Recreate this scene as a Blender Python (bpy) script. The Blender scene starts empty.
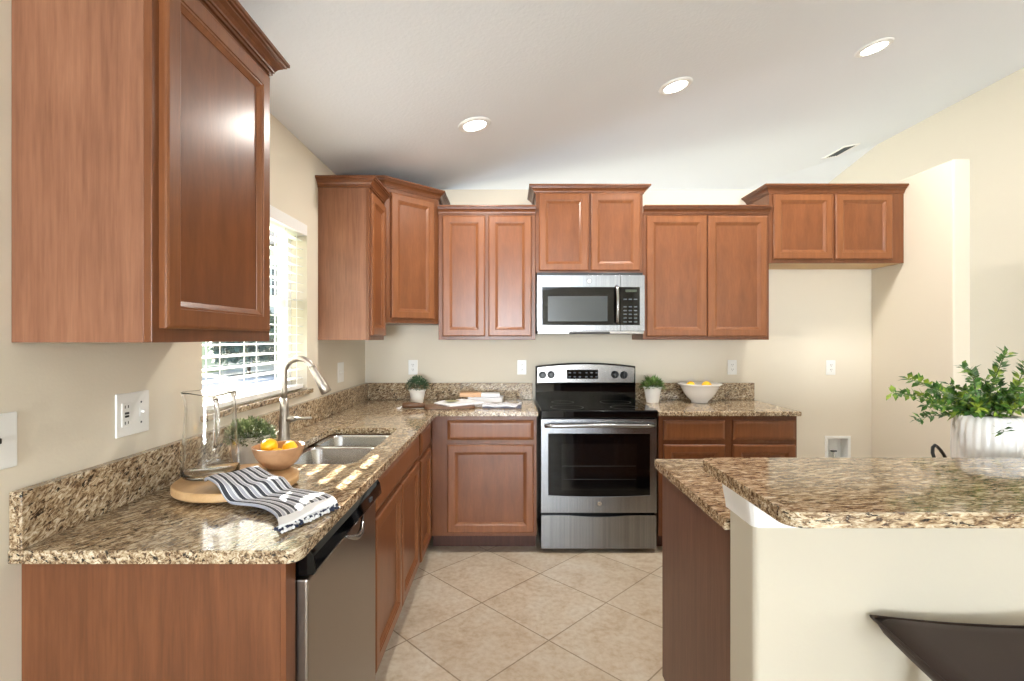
import bpy, bmesh, math, random
from mathutils import Vector, Matrix

S = bpy.context.scene
C = S.collection
PI = math.pi
R = math.radians
rnd = random.Random(7)

# ---------------------------------------------------------------- camera, world, sun, exposure
EYE = 1.381                       # eye height
F = 500.0                         # focal length in pixels of the 1024 x 681 frame
cam = bpy.data.cameras.new('camera')
camo = bpy.data.objects.new('camera', cam)
C.objects.link(camo)
camo.location = (0, 0, EYE)
camo.rotation_euler = (PI / 2, 0, 0)
cam.sensor_width = 36
cam.sensor_fit = 'HORIZONTAL'
cam.lens = F / 1024 * 36
cam.shift_x = 3 / 1024
cam.shift_y = -2 / 1024
cam.clip_start = 0.02
S.camera = camo

S.view_settings.view_transform = 'Standard'
S.view_settings.look = 'None'
S.view_settings.gamma = 1
S.view_settings.use_curve_mapping = False
S.view_settings.exposure = 0.08

w = bpy.data.worlds.new('sky')
S.world = w
w.use_nodes = True
nt = w.node_tree
bg = nt.nodes['Background']
sky = nt.nodes.new('ShaderNodeTexSky')
sky.sky_type = 'NISHITA'
sky.sun_disc = False
sky.sun_elevation = R(38)
sky.sun_rotation = R(-46)
sky.dust_density = 2.0
nt.links.new(sky.outputs[0], bg.inputs[0])
bg.inputs[1].default_value = 0.5

sun = bpy.data.lights.new('sun', 'SUN')
sun.energy = 50
sun.angle = R(0.5)
sun.color = (1.0, 0.95, 0.86)
suno = bpy.data.objects.new('sun', sun)
C.objects.link(suno)
suno.rotation_euler = Vector((1.0, -0.95, -0.60)).to_track_quat('-Z', 'Y').to_euler()


def area(name, loc, direction, sx, sy, power, color=(1, 1, 1)):
    l = bpy.data.lights.new(name, 'AREA')
    l.shape = 'RECTANGLE'
    l.size = sx
    l.size_y = sy
    l.energy = power
    l.color = color
    o = bpy.data.objects.new(name, l)
    C.objects.link(o)
    o.location = loc
    o.rotation_euler = Vector(direction).to_track_quat('-Z', 'Z').to_euler()
    return o


# daylight entering at the room's glazed openings (each lamp stands just outside its panes)
area('daylight_rear', (-0.1, -8.35, 1.35), (0, 1, 1.1), 1.9, 2.3, 1030, (0.86, 0.93, 1.0))
area('daylight_far', (0.6, 8.30, 1.35), (0, -1, 0.2), 3.2, 1.3, 170, (0.86, 0.93, 1.0))
area('daylight_side', (4.05, -3.6, 1.45), (-1, 0, 0.6), 2.2, 1.7, 90, (0.88, 0.94, 1.0))


# ---------------------------------------------------------------- helpers
def lin(c):
    return tuple(((x / 255) / 12.92 if x / 255 <= 0.04045 else ((x / 255 + 0.055) / 1.055) ** 2.4) for x in c) + (1,)


class MB:
    """collects shapes and links them as one mesh object"""
    def __init__(self):
        self.v = []
        self.f = []
        self.uv = None

    def add(self, vs, fs):
        n = len(self.v)
        self.v += [tuple(p) for p in vs]
        self.f += [tuple(i + n for i in q) for q in fs]
        return self

    def box(self, x0, x1, y0, y1, z0, z1, m=None):
        x0, x1 = sorted((x0, x1)); y0, y1 = sorted((y0, y1)); z0, z1 = sorted((z0, z1))
        vs = [(x0, y0, z0), (x1, y0, z0), (x1, y1, z0), (x0, y1, z0), (x0, y0, z1), (x1, y0, z1), (x1, y1, z1), (x0, y1, z1)]
        if m is not None:
            vs = [m @ Vector(p) for p in vs]
        return self.add(vs, [(0, 3, 2, 1), (4, 5, 6, 7), (0, 1, 5, 4), (1, 2, 6, 5), (2, 3, 7, 6), (3, 0, 4, 7)])

    def prism(self, poly, z0, z1):
        """poly: counter-clockwise plan outline"""
        n = len(poly)
        vs = [(x, y, z0) for x, y in poly] + [(x, y, z1) for x, y in poly]
        fs = [tuple(range(n - 1, -1, -1)), tuple(range(n, 2 * n))]
        fs += [(i, (i + 1) % n, n + (i + 1) % n, n + i) for i in range(n)]
        return self.add(vs, fs)

    def extrude_y(self, poly, y0, y1):
        """poly in (x, z), extruded along y"""
        n = len(poly)
        vs = [(x, y0, z) for x, z in poly] + [(x, y1, z) for x, z in poly]
        fs = [tuple(range(n)), tuple(range(2 * n - 1, n - 1, -1))]
        fs += [(i, n + i, n + (i + 1) % n, (i + 1) % n) for i in range(n)]
        return self.add(vs, fs)

    def lathe(self, prof, c=(0, 0, 0), seg=32, closed=False, fn=None, axis='z'):
        n = len(prof)
        vs = []
        for i in range(seg):
            a = 2 * PI * i / seg
            for k, (r, z) in enumerate(prof):
                rr = r if fn is None else fn(r, z, a, k)
                if isinstance(rr, tuple):
                    rr, z = rr
                p = (rr * math.cos(a), rr * math.sin(a), z)
                if axis == 'y':
                    p = (p[0], -p[2], p[1])
                elif axis == 'x':
                    p = (p[2], p[1], -p[0])
                vs.append((c[0] + p[0], c[1] + p[1], c[2] + p[2]))
        fs = []
        m = n if closed else n - 1
        for i in range(seg):
            j = (i + 1) % seg
            for k in range(m):
                k2 = (k + 1) % n
                fs.append((i * n + k, j * n + k, j * n + k2, i * n + k2))
        return self.add(vs, fs)

    def tube(self, pts, r, seg=12, cap=True):
        pts = [Vector(p) for p in pts]
        n = len(pts)
        rs = r if isinstance(r, (list, tuple)) else [r] * n
        t0 = (pts[1] - pts[0]).normalized()
        up = Vector((0, 0, 1)) if abs(t0.z) < 0.9 else Vector((0, 1, 0))
        nrm = t0.cross(up).normalized()
        vs = []
        for i in range(n):
            t = (pts[min(i + 1, n - 1)] - pts[max(i - 1, 0)]).normalized()
            nrm = (nrm - t * nrm.dot(t)).normalized()
            b = t.cross(nrm)
            for k in range(seg):
                a = 2 * PI * k / seg
                vs.append(pts[i] + (nrm * math.cos(a) + b * math.sin(a)) * rs[i])
        fs = []
        for i in range(n - 1):
            for k in range(seg):
                k2 = (k + 1) % seg
                fs.append((i * seg + k, i * seg + k2, (i + 1) * seg + k2, (i + 1) * seg + k))
        if cap:
            fs.append(tuple(range(seg - 1, -1, -1)))
            fs.append(tuple((n - 1) * seg + k for k in range(seg)))
        return self.add(vs, fs)

    def ball(self, c, r, sx=1, sy=1, sz=1, seg=16, rings=10, m=None):
        vs = [(0, 0, -r * sz)]
        for i in range(1, rings):
            a = -PI / 2 + PI * i / rings
            for k in range(seg):
                b = 2 * PI * k / seg
                vs.append((r * sx * math.cos(a) * math.cos(b), r * sy * math.cos(a) * math.sin(b), r * sz * math.sin(a)))
        vs.append((0, 0, r * sz))
        if m is not None:
            vs = [m @ Vector(p) for p in vs]
        vs = [(p[0] + c[0], p[1] + c[1], p[2] + c[2]) for p in vs]
        fs = [(0, 1 + (k + 1) % seg, 1 + k) for k in range(seg)]
        for i in range(rings - 2):
            for k in range(seg):
                k2 = (k + 1) % seg
                fs.append((1 + i * seg + k, 1 + i * seg + k2, 1 + (i + 1) * seg + k2, 1 + (i + 1) * seg + k))
        L = len(vs) - 1
        o = 1 + (rings - 2) * seg
        fs += [(o + k, o + (k + 1) % seg, L) for k in range(seg)]
        return self.add(vs, fs)

    def build(self, name, mat, parent=None, smooth=False, bevel=0, seg=2, loc=None, solid=0, flipcheck=True):
        me = bpy.data.meshes.new(name)
        me.from_pydata(self.v, [], self.f)
        bm = bmesh.new()
        bm.from_mesh(me)
        if flipcheck:
            bmesh.ops.recalc_face_normals(bm, faces=bm.faces)
        bm.to_mesh(me)
        bm.free()
        if smooth:
            me.polygons.foreach_set('use_smooth', [True] * len(me.polygons))
        me.materials.append(mat)
        o = bpy.data.objects.new(name, me)
        C.objects.link(o)
        if parent is not None:
            o.parent = parent
        if loc is not None:
            o.location = loc
        if solid:
            md = o.modifiers.new('thick', 'SOLIDIFY')
            md.thickness = solid
            md.offset = -1
        if bevel:
            md = o.modifiers.new('edge', 'BEVEL')
            md.width = bevel
            md.segments = seg
            md.limit_method = 'ANGLE'
            md.angle_limit = R(40)
            md.harden_normals = False
        if smooth == 'auto':
            md = o.modifiers.new('wn', 'WEIGHTED_NORMAL')
        return o


def slab(name, outer, holes, z0, z1, mat, parent=None, bevel=0.006, origin=(0, 0, 0)):
    """flat plate from an outline with holes"""
    bm = bmesh.new()
    edges = []
    for loop in [outer] + holes:
        vs = [bm.verts.new((x - origin[0], y - origin[1], z0 - origin[2])) for x, y in loop]
        for i in range(len(vs)):
            edges.append(bm.edges.new((vs[i], vs[(i + 1) % len(vs)])))
    res = bmesh.ops.triangle_fill(bm, edges=edges, use_beauty=True, use_dissolve=False)
    faces = [g for g in res['geom'] if isinstance(g, bmesh.types.BMFace)]
    ext = bmesh.ops.extrude_face_region(bm, geom=faces)
    for g in ext['geom']:
        if isinstance(g, bmesh.types.BMVert):
            g.co.z += z1 - z0
    bmesh.ops.recalc_face_normals(bm, faces=bm.faces)
    me = bpy.data.meshes.new(name)
    bm.to_mesh(me)
    bm.free()
    me.materials.append(mat)
    o = bpy.data.objects.new(name, me)
    C.objects.link(o)
    o.location = origin
    if parent:
        o.parent = parent
    if bevel:
        md = o.modifiers.new('edge', 'BEVEL')
        md.width = bevel
        md.segments = 3
        md.limit_method = 'ANGLE'
        md.angle_limit = R(50)
    return o


def arc(cx, cy, r, a0, a1, n=6):
    return [(cx + r * math.cos(R(a0 + (a1 - a0) * i / n)), cy + r * math.sin(R(a0 + (a1 - a0) * i / n))) for i in range(n + 1)]


def rrect(x0, x1, y0, y1, r, n=5):
    return arc(x1 - r, y1 - r, r, 0, 90, n) + arc(x0 + r, y1 - r, r, 90, 180, n) + arc(x0 + r, y0 + r, r, 180, 270, n) + arc(x1 - r, y0 + r, r, 270, 360, n)


def tag(o, label=None, cat=None, group=None, kind=None):
    if label: o['label'] = label
    if cat: o['category'] = cat
    if group: o['group'] = group
    if kind: o['kind'] = kind
    return o


def thing(name, label, cat, loc=(0, 0, 0), rotz=0, group=None):
    o = bpy.data.objects.new(name, None)
    C.objects.link(o)
    o.empty_display_size = 0.1
    o.location = loc
    o.rotation_euler = (0, 0, rotz)
    return tag(o, label, cat, group)


def struct(o):
    o['kind'] = 'structure'
    return o


def kids(o):
    return [c for c in bpy.data.objects if c.parent == o]


def copy_tree(o, parent=None):
    c = o.copy()
    C.objects.link(c)
    c.parent = parent
    for ch in kids(o):
        copy_tree(ch, c)
    return c


# ---------------------------------------------------------------- materials
def mat(name, col=(200, 200, 200), rough=0.5, metal=0.0, **kw):
    m = bpy.data.materials.new(name)
    m.use_nodes = True
    b = m.node_tree.nodes['Principled BSDF']
    b.inputs['Base Color'].default_value = lin(col)
    b.inputs['Roughness'].default_value = rough
    b.inputs['Metallic'].default_value = metal
    for k, v in kw.items():
        b.inputs[k.replace('_', ' ')].default_value = v
    return m


def N(m, t, **kw):
    n = m.node_tree.nodes.new(t)
    for k, v in kw.items():
        if hasattr(n, k) and not k[0].isupper():
            setattr(n, k, v)
        else:
            n.inputs[k.replace('_', ' ')].default_value = v
    return n


def L(m, a, b):
    m.node_tree.links.new(a, b)


def coords(m, scale=(1, 1, 1), rot=(0, 0, 0), loc=(0, 0, 0), kind='Object', turn=False):
    tc = N(m, 'ShaderNodeTexCoord')
    mp = N(m, 'ShaderNodeMapping')
    if turn:                      # turn first, then stretch
        mp.vector_type = 'TEXTURE'
        scale = tuple(1 / s_ for s_ in scale)
    mp.inputs['Scale'].default_value = scale
    mp.inputs['Rotation'].default_value = rot
    mp.inputs['Location'].default_value = loc
    L(m, tc.outputs[kind], mp.inputs['Vector'])
    return mp.outputs[0]


def ramp(m, src, stops, interp='LINEAR'):
    r = N(m, 'ShaderNodeValToRGB')
    r.color_ramp.interpolation = interp
    e = r.color_ramp.elements
    e[1].position = stops[-1][0]
    e[0].position = stops[0][0]
    e[1].color = lin(stops[-1][1])
    e[0].color = lin(stops[0][1])
    for p, c in stops[1:-1]:
        e.new(p).color = lin(c)
    L(m, src, r.inputs[0])
    return r.outputs[0]


def mixc(m, fac, a, b, mode='MIX'):
    n = N(m, 'ShaderNodeMix')
    n.data_type = 'RGBA'
    n.blend_type = mode
    for s, i in ((fac, 0), (a, 6), (b, 7)):
        if hasattr(s, 'is_output'):
            L(m, s, n.inputs[i])
        elif i == 0:
            n.inputs[0].default_value = s
        else:
            n.inputs[i].default_value = lin(s)
    return n.outputs[2]


def bump(m, src, strength=0.1, dist=0.002):
    b = N(m, 'ShaderNodeBump')
    b.inputs['Strength'].default_value = strength
    b.inputs['Distance'].default_value = dist
    L(m, src, b.inputs['Height'])
    L(m, b.outputs[0], m.node_tree.nodes['Principled BSDF'].inputs['Normal'])


def base(m, src):
    L(m, src, m.node_tree.nodes['Principled BSDF'].inputs['Base Color'])


def noise(m, vec, scale, detail=3, rough=0.5, dist=0.0):
    n = N(m, 'ShaderNodeTexNoise')
    n.inputs['Scale'].default_value = scale
    n.inputs['Detail'].default_value = detail
    n.inputs['Roughness'].default_value = rough
    n.inputs['Distortion'].default_value = dist
    L(m, vec, n.inputs['Vector'])
    return n.outputs[0]


def paint(name, col, bscale=130, bs=0.25, dist=0.0012, rough=0.75):
    m = mat(name, col, rough)
    v = coords(m)
    bump(m, noise(m, v, bscale, 2, 0.5), bs, dist)
    return m


def wood(name, c0, c1, rough=0.32, scale=(22, 22, 1.3), rot=(0, 0, 0), fine=0.35):
    m = mat(name, c0, rough)
    v = coords(m, scale, rot)
    n1 = noise(m, v, 1.6, 5, 0.6, 0.6)
    v2 = coords(m, tuple(s * 3 for s in scale), rot)
    n2 = noise(m, v2, 2.5, 3, 0.6)
    c = ramp(m, n1, [(0.25, c0), (0.75, c1)])
    g = ramp(m, n2, [(0.3, (205, 195, 190)), (0.7, (255, 255, 255))])
    v3 = coords(m)
    blot = ramp(m, noise(m, v3, 3.0, 2), [(0.3, (225, 218, 214)), (0.7, (255, 255, 255))])
    base(m, mixc(m, 0.6, mixc(m, fine, c, g, 'MULTIPLY'), blot, 'MULTIPLY'))
    bump(m, n2, 0.04, 0.001)
    m.node_tree.nodes['Principled BSDF'].inputs['Coat Weight'].default_value = 0.06
    m.node_tree.nodes['Principled BSDF'].inputs['Specular IOR Level'].default_value = 0.38
    m.node_tree.nodes['Principled BSDF'].inputs['Coat Roughness'].default_value = 0.25
    return m


def granite(name, rot=(0, 0, 0), stretch=(26, 60, 60), light=0.0):
    m = mat(name, (170, 145, 110), 0.09)
    v = coords(m, stretch, rot, turn=True)
    n1 = noise(m, v, 1.0, 6, 0.65, 1.0)
    v2 = coords(m, tuple(s * 0.22 for s in stretch), rot, (3, 1, 0), turn=True)
    n2 = noise(m, v2, 1.2, 3, 0.6, 0.8)
    c = ramp(m, n1, [(0.34, (58, 48, 42)), (0.41, (114, 92, 72)), (0.48, (168, 146, 118)), (0.56, (208, 194, 170)), (0.67, (238, 231, 216))])
    tint = ramp(m, n2, [(0.35, (184, 168, 150)), (0.5, (232, 222, 206)), (0.65, (255, 252, 246))])
    c = mixc(m, 0.85, c, tint, 'MULTIPLY')
    vo = N(m, 'ShaderNodeTexVoronoi')
    vo.inputs['Scale'].default_value = 2.6
    vv = coords(m, tuple(s * 1.0 for s in stretch), rot, (7, 2, 4), turn=True)
    L(m, vv, vo.inputs['Vector'])
    n3 = noise(m, coords(m, tuple(s * 0.5 for s in stretch), rot, (1, 5, 2), turn=True), 1.6, 4, 0.7, 0.4)
    spk = ramp(m, n3, [(0.385, (255, 255, 255)), (0.41, (0, 0, 0))])
    c = mixc(m, spk, c, (30, 25, 24))
    fl = ramp(m, vo.outputs['Distance'], [(0.13, (255, 255, 255)), (0.19, (0, 0, 0))])
    c = mixc(m, mixc(m, 0.75, (0, 0, 0), fl), c, (222, 208, 180))
    base(m, c)
    b = m.node_tree.nodes['Principled BSDF']
    b.inputs['Specular IOR Level'].default_value = 0.6
    return m


M = {}
M['wall'] = paint('beige wall paint', (224, 215, 197))
M['pony'] = paint('light-compensated wall paint', (196, 188, 170), 120, 0.2)  # same paint as the walls, darkened to offset stronger light on the half wall
M['ceiling'] = paint('white ceiling texture', (230, 235, 242), 60, 0.45, 0.003, 0.85)
M['trim'] = mat('white trim paint', (240, 240, 238), 0.35)
M['cabinet'] = wood('stained maple', (124, 75, 44), (145, 92, 55))
M['cab_frame'] = wood('stained maple frame', (110, 66, 39), (130, 81, 50))
M['cab_panel'] = wood('maple door panel', (114, 68, 39), (136, 84, 51), 0.28, (14, 14, 2.5))
M['laminate'] = wood('wood grain laminate', (132, 88, 64), (162, 114, 86), 0.4, (16, 16, 1.0), (0, 0, 0), 0.6)
M['laminate_red'] = wood('reddish wood grain laminate', (104, 62, 36), (130, 82, 51), 0.4, (16, 16, 1.0), (0, 0, 0), 0.6)
M['laminate_dark'] = wood('brown wood grain laminate', (104, 72, 56), (130, 95, 76), 0.42, (20, 20, 1.0), (0, 0, 0), 0.6)
M['underside'] = mat('pale cabinet underside', (204, 170, 120), 0.5)
M['granite'] = granite('granite counter', (0, 0, R(62)), (46, 105, 105))
M['granite_back'] = granite('granite splash', (0, R(-25), 0), (56, 90, 120))
M['granite_side'] = granite('granite side splash', (R(32), 0, 0), (95, 48, 105))
M['granite_bar'] = granite('granite bar top', (0, 0, R(4)), (36, 130, 130))
M['steel'] = mat('brushed stainless steel', (150, 149, 148), 0.24, 1.0)
_v = coords(M['steel'], (2, 2, 300))
bump(M['steel'], noise(M['steel'], _v, 1.0, 3), 0.03, 0.0005)
M['steel_v'] = mat('stainless appliance steel', (160, 162, 165), 0.27, 1.0)
_v = coords(M['steel_v'], (90, 90, 0.6))
_n = noise(M['steel_v'], _v, 1.0, 3)
base(M['steel_v'], ramp(M['steel_v'], _n, [(0.3, (130, 132, 135)), (0.7, (146, 148, 151))]))
M['dw_steel'] = mat('dishwasher stainless steel', (150, 142, 134), 0.3, 1.0)
M['sink'] = mat('satin sink steel', (190, 190, 190), 0.22, 1.0)
M['nickel'] = mat('brushed nickel', (176, 170, 162), 0.36, 1.0)
M['chrome'] = mat('polished metal', (215, 215, 215), 0.08, 1.0)
M['black_gloss'] = mat('black glass', (6, 6, 7), 0.04)
M['black'] = mat('black enamel', (14, 14, 15), 0.25)
M['black_plastic'] = mat('black plastic', (18, 18, 19), 0.32)
M['grey_glass'] = mat('grey mesh glass', (66, 70, 71), 0.2)
for k_ in ('black_gloss', 'grey_glass'):
    M[k_].node_tree.nodes['Principled BSDF'].inputs['Specular IOR Level'].default_value = 0.3
M['rack'] = mat('dim rack behind glass', (34, 33, 32), 0.4)
M['key'] = mat('grey key print', (66, 72, 78), 0.4)
M['lcd'] = mat('dim green display', (34, 46, 24), 0.3)
M['white_plastic'] = mat('white plastic', (238, 238, 234), 0.3)
M['slot'] = mat('dark slot', (40, 38, 36), 0.6)
M['white_ceramic'] = mat('white ceramic', (238, 236, 232), 0.15)
M['pot_white'] = mat('matte white pot', (226, 222, 214), 0.5)
M['soil'] = mat('dark potting soil', (50, 38, 28), 0.95)
M['blind'] = mat('white blind slats', (244, 244, 242), 0.45)
M['vinyl'] = mat('white vinyl frame', (240, 240, 240), 0.35)
M['leather'] = mat('dark brown leather', (62, 47, 41), 0.6, 0.0, Specular_IOR_Level=0.3)
M['dark_wood'] = wood('espresso wood', (48, 32, 26), (64, 44, 34))
M['board'] = wood('light maple board', (210, 166, 112), (232, 194, 144), 0.35, (20, 2, 20), (0, 0, R(30)), 0.2)
M['bowl_wood'] = wood('turned wood bowl', (170, 128, 92), (196, 156, 118), 0.4, (10, 10, 14), (0, 0, 0), 0.2)
M['brown_board'] = wood('walnut board', (92, 62, 42), (124, 90, 62), 0.45, (3, 30, 30), (0, 0, 0), 0.3)
M['lemon'] = mat('lemon peel', (246, 190, 20), 0.38)
bump(M['lemon'], noise(M['lemon'], coords(M['lemon']), 180, 2), 0.3, 0.001)
M['paper'] = mat('white paper', (236, 236, 238), 0.6)
M['tan'] = mat('tan book cover', (202, 160, 120), 0.5)
M['picture'] = mat('olive food picture', (168, 164, 120), 0.5)
M['cord'] = mat('black cord rubber', (20, 19, 18), 0.4)


def leafmat(name, c0, c1, c2):
    m = mat(name, c1, 0.5)
    v = coords(m)
    base(m, ramp(m, noise(m, v, 28, 3), [(0.32, c0), (0.5, c1), (0.68, c2)]))
    m.node_tree.nodes['Principled BSDF'].inputs['Subsurface Weight'].default_value = 0.0
    return m


M['leaf_grey'] = leafmat('grey green leaves', (58, 78, 44), (112, 130, 84), (186, 194, 150))
M['leaf_dark'] = leafmat('dark green leaves', (30, 56, 36), (58, 88, 56), (96, 124, 86))
M['leaf_mid'] = leafmat('fresh green leaves', (52, 82, 34), (92, 124, 58), (146, 168, 96))
M['leaf_bright'] = leafmat('bright box leaves', (30, 66, 24), (70, 112, 40), (160, 178, 56))
M['stem'] = mat('green stem', (86, 104, 60), 0.6)

# thin window glass: clear with a fresnel reflection
m = bpy.data.materials.new('window glass')
m.use_nodes = True
t = m.node_tree
t.nodes.remove(t.nodes['Principled BSDF'])
tr = t.nodes.new('ShaderNodeBsdfTransparent')
gl = t.nodes.new('ShaderNodeBsdfGlossy')
gl.inputs['Roughness'].default_value = 0.0
lw = t.nodes.new('ShaderNodeLayerWeight')
lw.inputs['Blend'].default_value = 0.5
pw = t.nodes.new('ShaderNodeMath')
pw.operation = 'POWER'
pw.inputs[1].default_value = 4.0
t.links.new(lw.outputs['Facing'], pw.inputs[0])
fr = t.nodes.new('ShaderNodeMath')
fr.operation = 'MULTIPLY_ADD'
fr.inputs[1].default_value = 0.5
fr.inputs[2].default_value = 0.03
t.links.new(pw.outputs[0], fr.inputs[0])
mx = t.nodes.new('ShaderNodeMixShader')
t.links.new(fr.outputs[0], mx.inputs[0])
t.links.new(tr.outputs[0], mx.inputs[1])
t.links.new(gl.outputs[0], mx.inputs[2])
t.links.new(mx.outputs[0], t.nodes['Material Output'].inputs['Surface'])
M['glass'] = m
M['jug_glass'] = mat('clear jug glass', (252, 253, 253), 0.0, 0.0, Transmission_Weight=1.0, IOR=1.46)

# floor tiles laid on the diagonal
m = mat('beige floor tile', (190, 172, 146), 0.32)
v = coords(m, (1, 1, 1), (0, 0, R(45)))
br = N(m, 'ShaderNodeTexBrick')
br.offset = 0.0
br.squash = 1.0
br.inputs['Scale'].default_value = 1.0
br.inputs['Brick Width'].default_value = 0.4596
br.inputs['Row Height'].default_value = 0.4596
br.inputs['Mortar Size'].default_value = 0.0035
br.inputs['Mortar Smooth'].default_value = 0.15
br.inputs['Color1'].default_value = lin((200, 190, 175))
br.inputs['Color2'].default_value = lin((210, 201, 187))
br.inputs['Mortar'].default_value = lin((150, 136, 118))
L(m, v, br.inputs['Vector'])
vv = coords(m)
n1 = noise(m, vv, 5.5, 6, 0.65, 0.6)
c1 = ramp(m, n1, [(0.3, (214, 196, 172)), (0.48, (246, 238, 226)), (0.66, (255, 255, 252))])
n2 = noise(m, vv, 34, 4, 0.6)
c2 = ramp(m, n2, [(0.3, (222, 206, 186)), (0.6, (255, 255, 255))])
base(m, mixc(m, 0.6, mixc(m, 0.75, br.outputs[0], c1, 'MULTIPLY'), c2, 'MULTIPLY'))
bump(m, ramp(m, br.outputs['Fac'], [(0, (255, 255, 255)), (1, (0, 0, 0))]), 0.5, 0.002)
M['tile'] = m

# striped towel, stripes across u
m = mat('striped cotton', (220, 220, 224), 0.9)
uvn = N(m, 'ShaderNodeUVMap')
sp = N(m, 'ShaderNodeSeparateXYZ')
L(m, uvn.outputs[0], sp.inputs[0])
mu = N(m, 'ShaderNodeMath', operation='MULTIPLY'); mu.inputs[1].default_value = 7.0
L(m, sp.outputs[0], mu.inputs[0])
frn = N(m, 'ShaderNodeMath', operation='FRACT')
L(m, mu.outputs[0], frn.inputs[0])
st = ramp(m, frn.outputs[0], [(0.0, (176, 178, 188)), (0.04, (244, 244, 244)), (0.10, (58, 60, 68)), (0.50, (244, 244, 244)), (0.56, (176, 178, 188)), (0.92, (244, 244, 244))], 'CONSTANT')
endw = ramp(m, sp.outputs[1], [(0.0, (0, 0, 0)), (0.86, (255, 255, 255))], 'CONSTANT')
c = mixc(m, endw, st, (240, 240, 240))
base(m, c)
bump(m, noise(m, coords(m), 900, 1), 0.3, 0.0006)
M['towel'] = m
M['navy'] = mat('navy fringe thread', (44, 50, 70), 0.9)
M['white_thread'] = mat('white fringe thread', (232, 232, 232), 0.9)
m = mat('grey striped cloth', (200, 202, 208), 0.9)
uvn = N(m, 'ShaderNodeTexCoord')
sp = N(m, 'ShaderNodeSeparateXYZ')
L(m, uvn.outputs['Object'], sp.inputs[0])
mu = N(m, 'ShaderNodeMath', operation='MULTIPLY'); mu.inputs[1].default_value = 42
L(m, sp.outputs[1], mu.inputs[0])
frn = N(m, 'ShaderNodeMath', operation='FRACT')
L(m, mu.outputs[0], frn.inputs[0])
base(m, ramp(m, frn.outputs[0], [(0.0, (96, 98, 110)), (0.25, (226, 226, 230))], 'CONSTANT'))
M['cloth'] = m

# ---------------------------------------------------------------- room shell
XL, YB, XR = -1.105, 3.84, 3.77
YN, YF = -8.2, 8.0
WT = 0.14


def ceil_z(x, y):
    return EYE + min(1.258 + 0.193 * x, 2.974 - 0.193 * y)


def wall_y(name, x0, x1, y0, y1, z0, z1f, holes, m):
    """wall along y with openings; z1f(y) gives the top"""
    mb = MB()
    ys = sorted({y0, y1} | {h[0] for h in holes} | {h[1] for h in holes})
    for a, b in zip(ys, ys[1:]):
        hs = [h for h in holes if h[0] <= a and h[1] >= b]
        if hs:
            h = hs[0]
            mb.box(x0, x1, a, b, z0, h[2])
            mb.box(x0, x1, a, b, h[3], z1f)
        else:
            mb.box(x0, x1, a, b, z0, z1f)
    return struct(mb.build(name, m))


def wall_x(name, y0, y1, x0, x1, z0, ztop, holes, m):
    mb = MB()
    xs = sorted({x0, x1} | {h[0] for h in holes} | {h[1] for h in holes})
    for a, b in zip(xs, xs[1:]):
        hs = [h for h in holes if h[0] <= a and h[1] >= b]
        if hs:
            h = hs[0]
            mb.box(a, b, y0, y1, z0, h[2])
            za, zb = h[3], None
        else:
            za = z0
        poly = [(a, za), (b, za), (b, ztop(b)), (a, ztop(a))]
        mb.extrude_y(poly, y0, y1)
    return struct(mb.build(name, m))


# floor (its own origin is a corner of the tile pattern)
fx, fy = -0.143, 2.612
fl = MB().box(XL - WT - fx, XR + WT - fx, YN - fy - WT, YF - fy + WT, -0.12, 0).build('floor', M['tile'], loc=(fx, fy, 0))
struct(fl)
# vaulted ceiling: one plane rises away from the window wall, the far one falls back down
hx = 8.89 - YF
mb = MB()
o_ = 0.25
def cz(x, y, up=0): return (x, y, ceil_z(x, y) + up)
pA = [(XL - WT, YN - WT), (XR + WT, YN - WT), (XR + WT, 8.89 - XR - WT), (8.89 - YF - WT, YF + WT), (XL - WT, YF + WT)]
pB = [(XR + WT, 8.89 - XR - WT), (XR + WT, YF + WT), (8.89 - YF - WT, YF + WT)]
for P in (pA, pB):
    n = len(P)
    lo = [cz(x, y) for x, y in P]
    hi = [cz(x, y, 0.12) for x, y in P]
    mb.add(lo + hi, [tuple(range(n)), tuple(range(2 * n - 1, n - 1, -1))] + [(i, (i + 1) % n, n + (i + 1) % n, n + i) for i in range(n)])
struct(mb.build('ceiling', M['ceiling'], flipcheck=False))

WY0, WY1, WZ0, WZ1 = 1.80, 2.735, 1.085, 2.0
wall_y('wall_left', XL - WT, XL, YN, YF, 0, ceil_z(XL, 0) + 0.005, [(WY0, WY1, WZ0, WZ1)], M['wall'])
wall_y('wall_right', XR, XR + WT, YN, YF, 0, ceil_z(XR, 0) + 0.005, [(-4.7, -2.5, 0.6, 2.3)], M['wall'])
wall_x('wall_rear', YN - WT, YN, XL, XR, 0, lambda x: ceil_z(x, 0), [(-1.0, 0.85, 0.12, 2.4)], M['wall'])
wall_x('wall_far', YF, YF + WT, XL, XR, 0, lambda x: ceil_z(x, YF) , [(-1.0, 2.2, 0.7, 2.0)], M['wall'])
# kitchen back wall stops below the vault, with a ledge on top
NX = 2.782
WH = 2.525
mb = MB()
PX0, PX1, PZ0, PZ1 = 2.44, 2.605, 0.44, 0.617
mb.box(XL, PX0, YB, YB + 0.12, 0, WH)
mb.box(PX1, NX + 0.11, YB, YB + 0.12, 0, WH)
mb.box(PX0, PX1, YB, YB + 0.12, 0, PZ0)
mb.box(PX0, PX1, YB, YB + 0.12, PZ1, WH)
mb.box(PX0, PX1, YB + 0.09, YB + 0.12, PZ0, PZ1)
struct(mb.build('wall_back', M['wall']))
struct(MB().box(NX, NX + 0.108, 3.13, YB - 0.0005, 0, WH - 0.02).build('wall_alcove', M['wall'], bevel=0.008))


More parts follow.
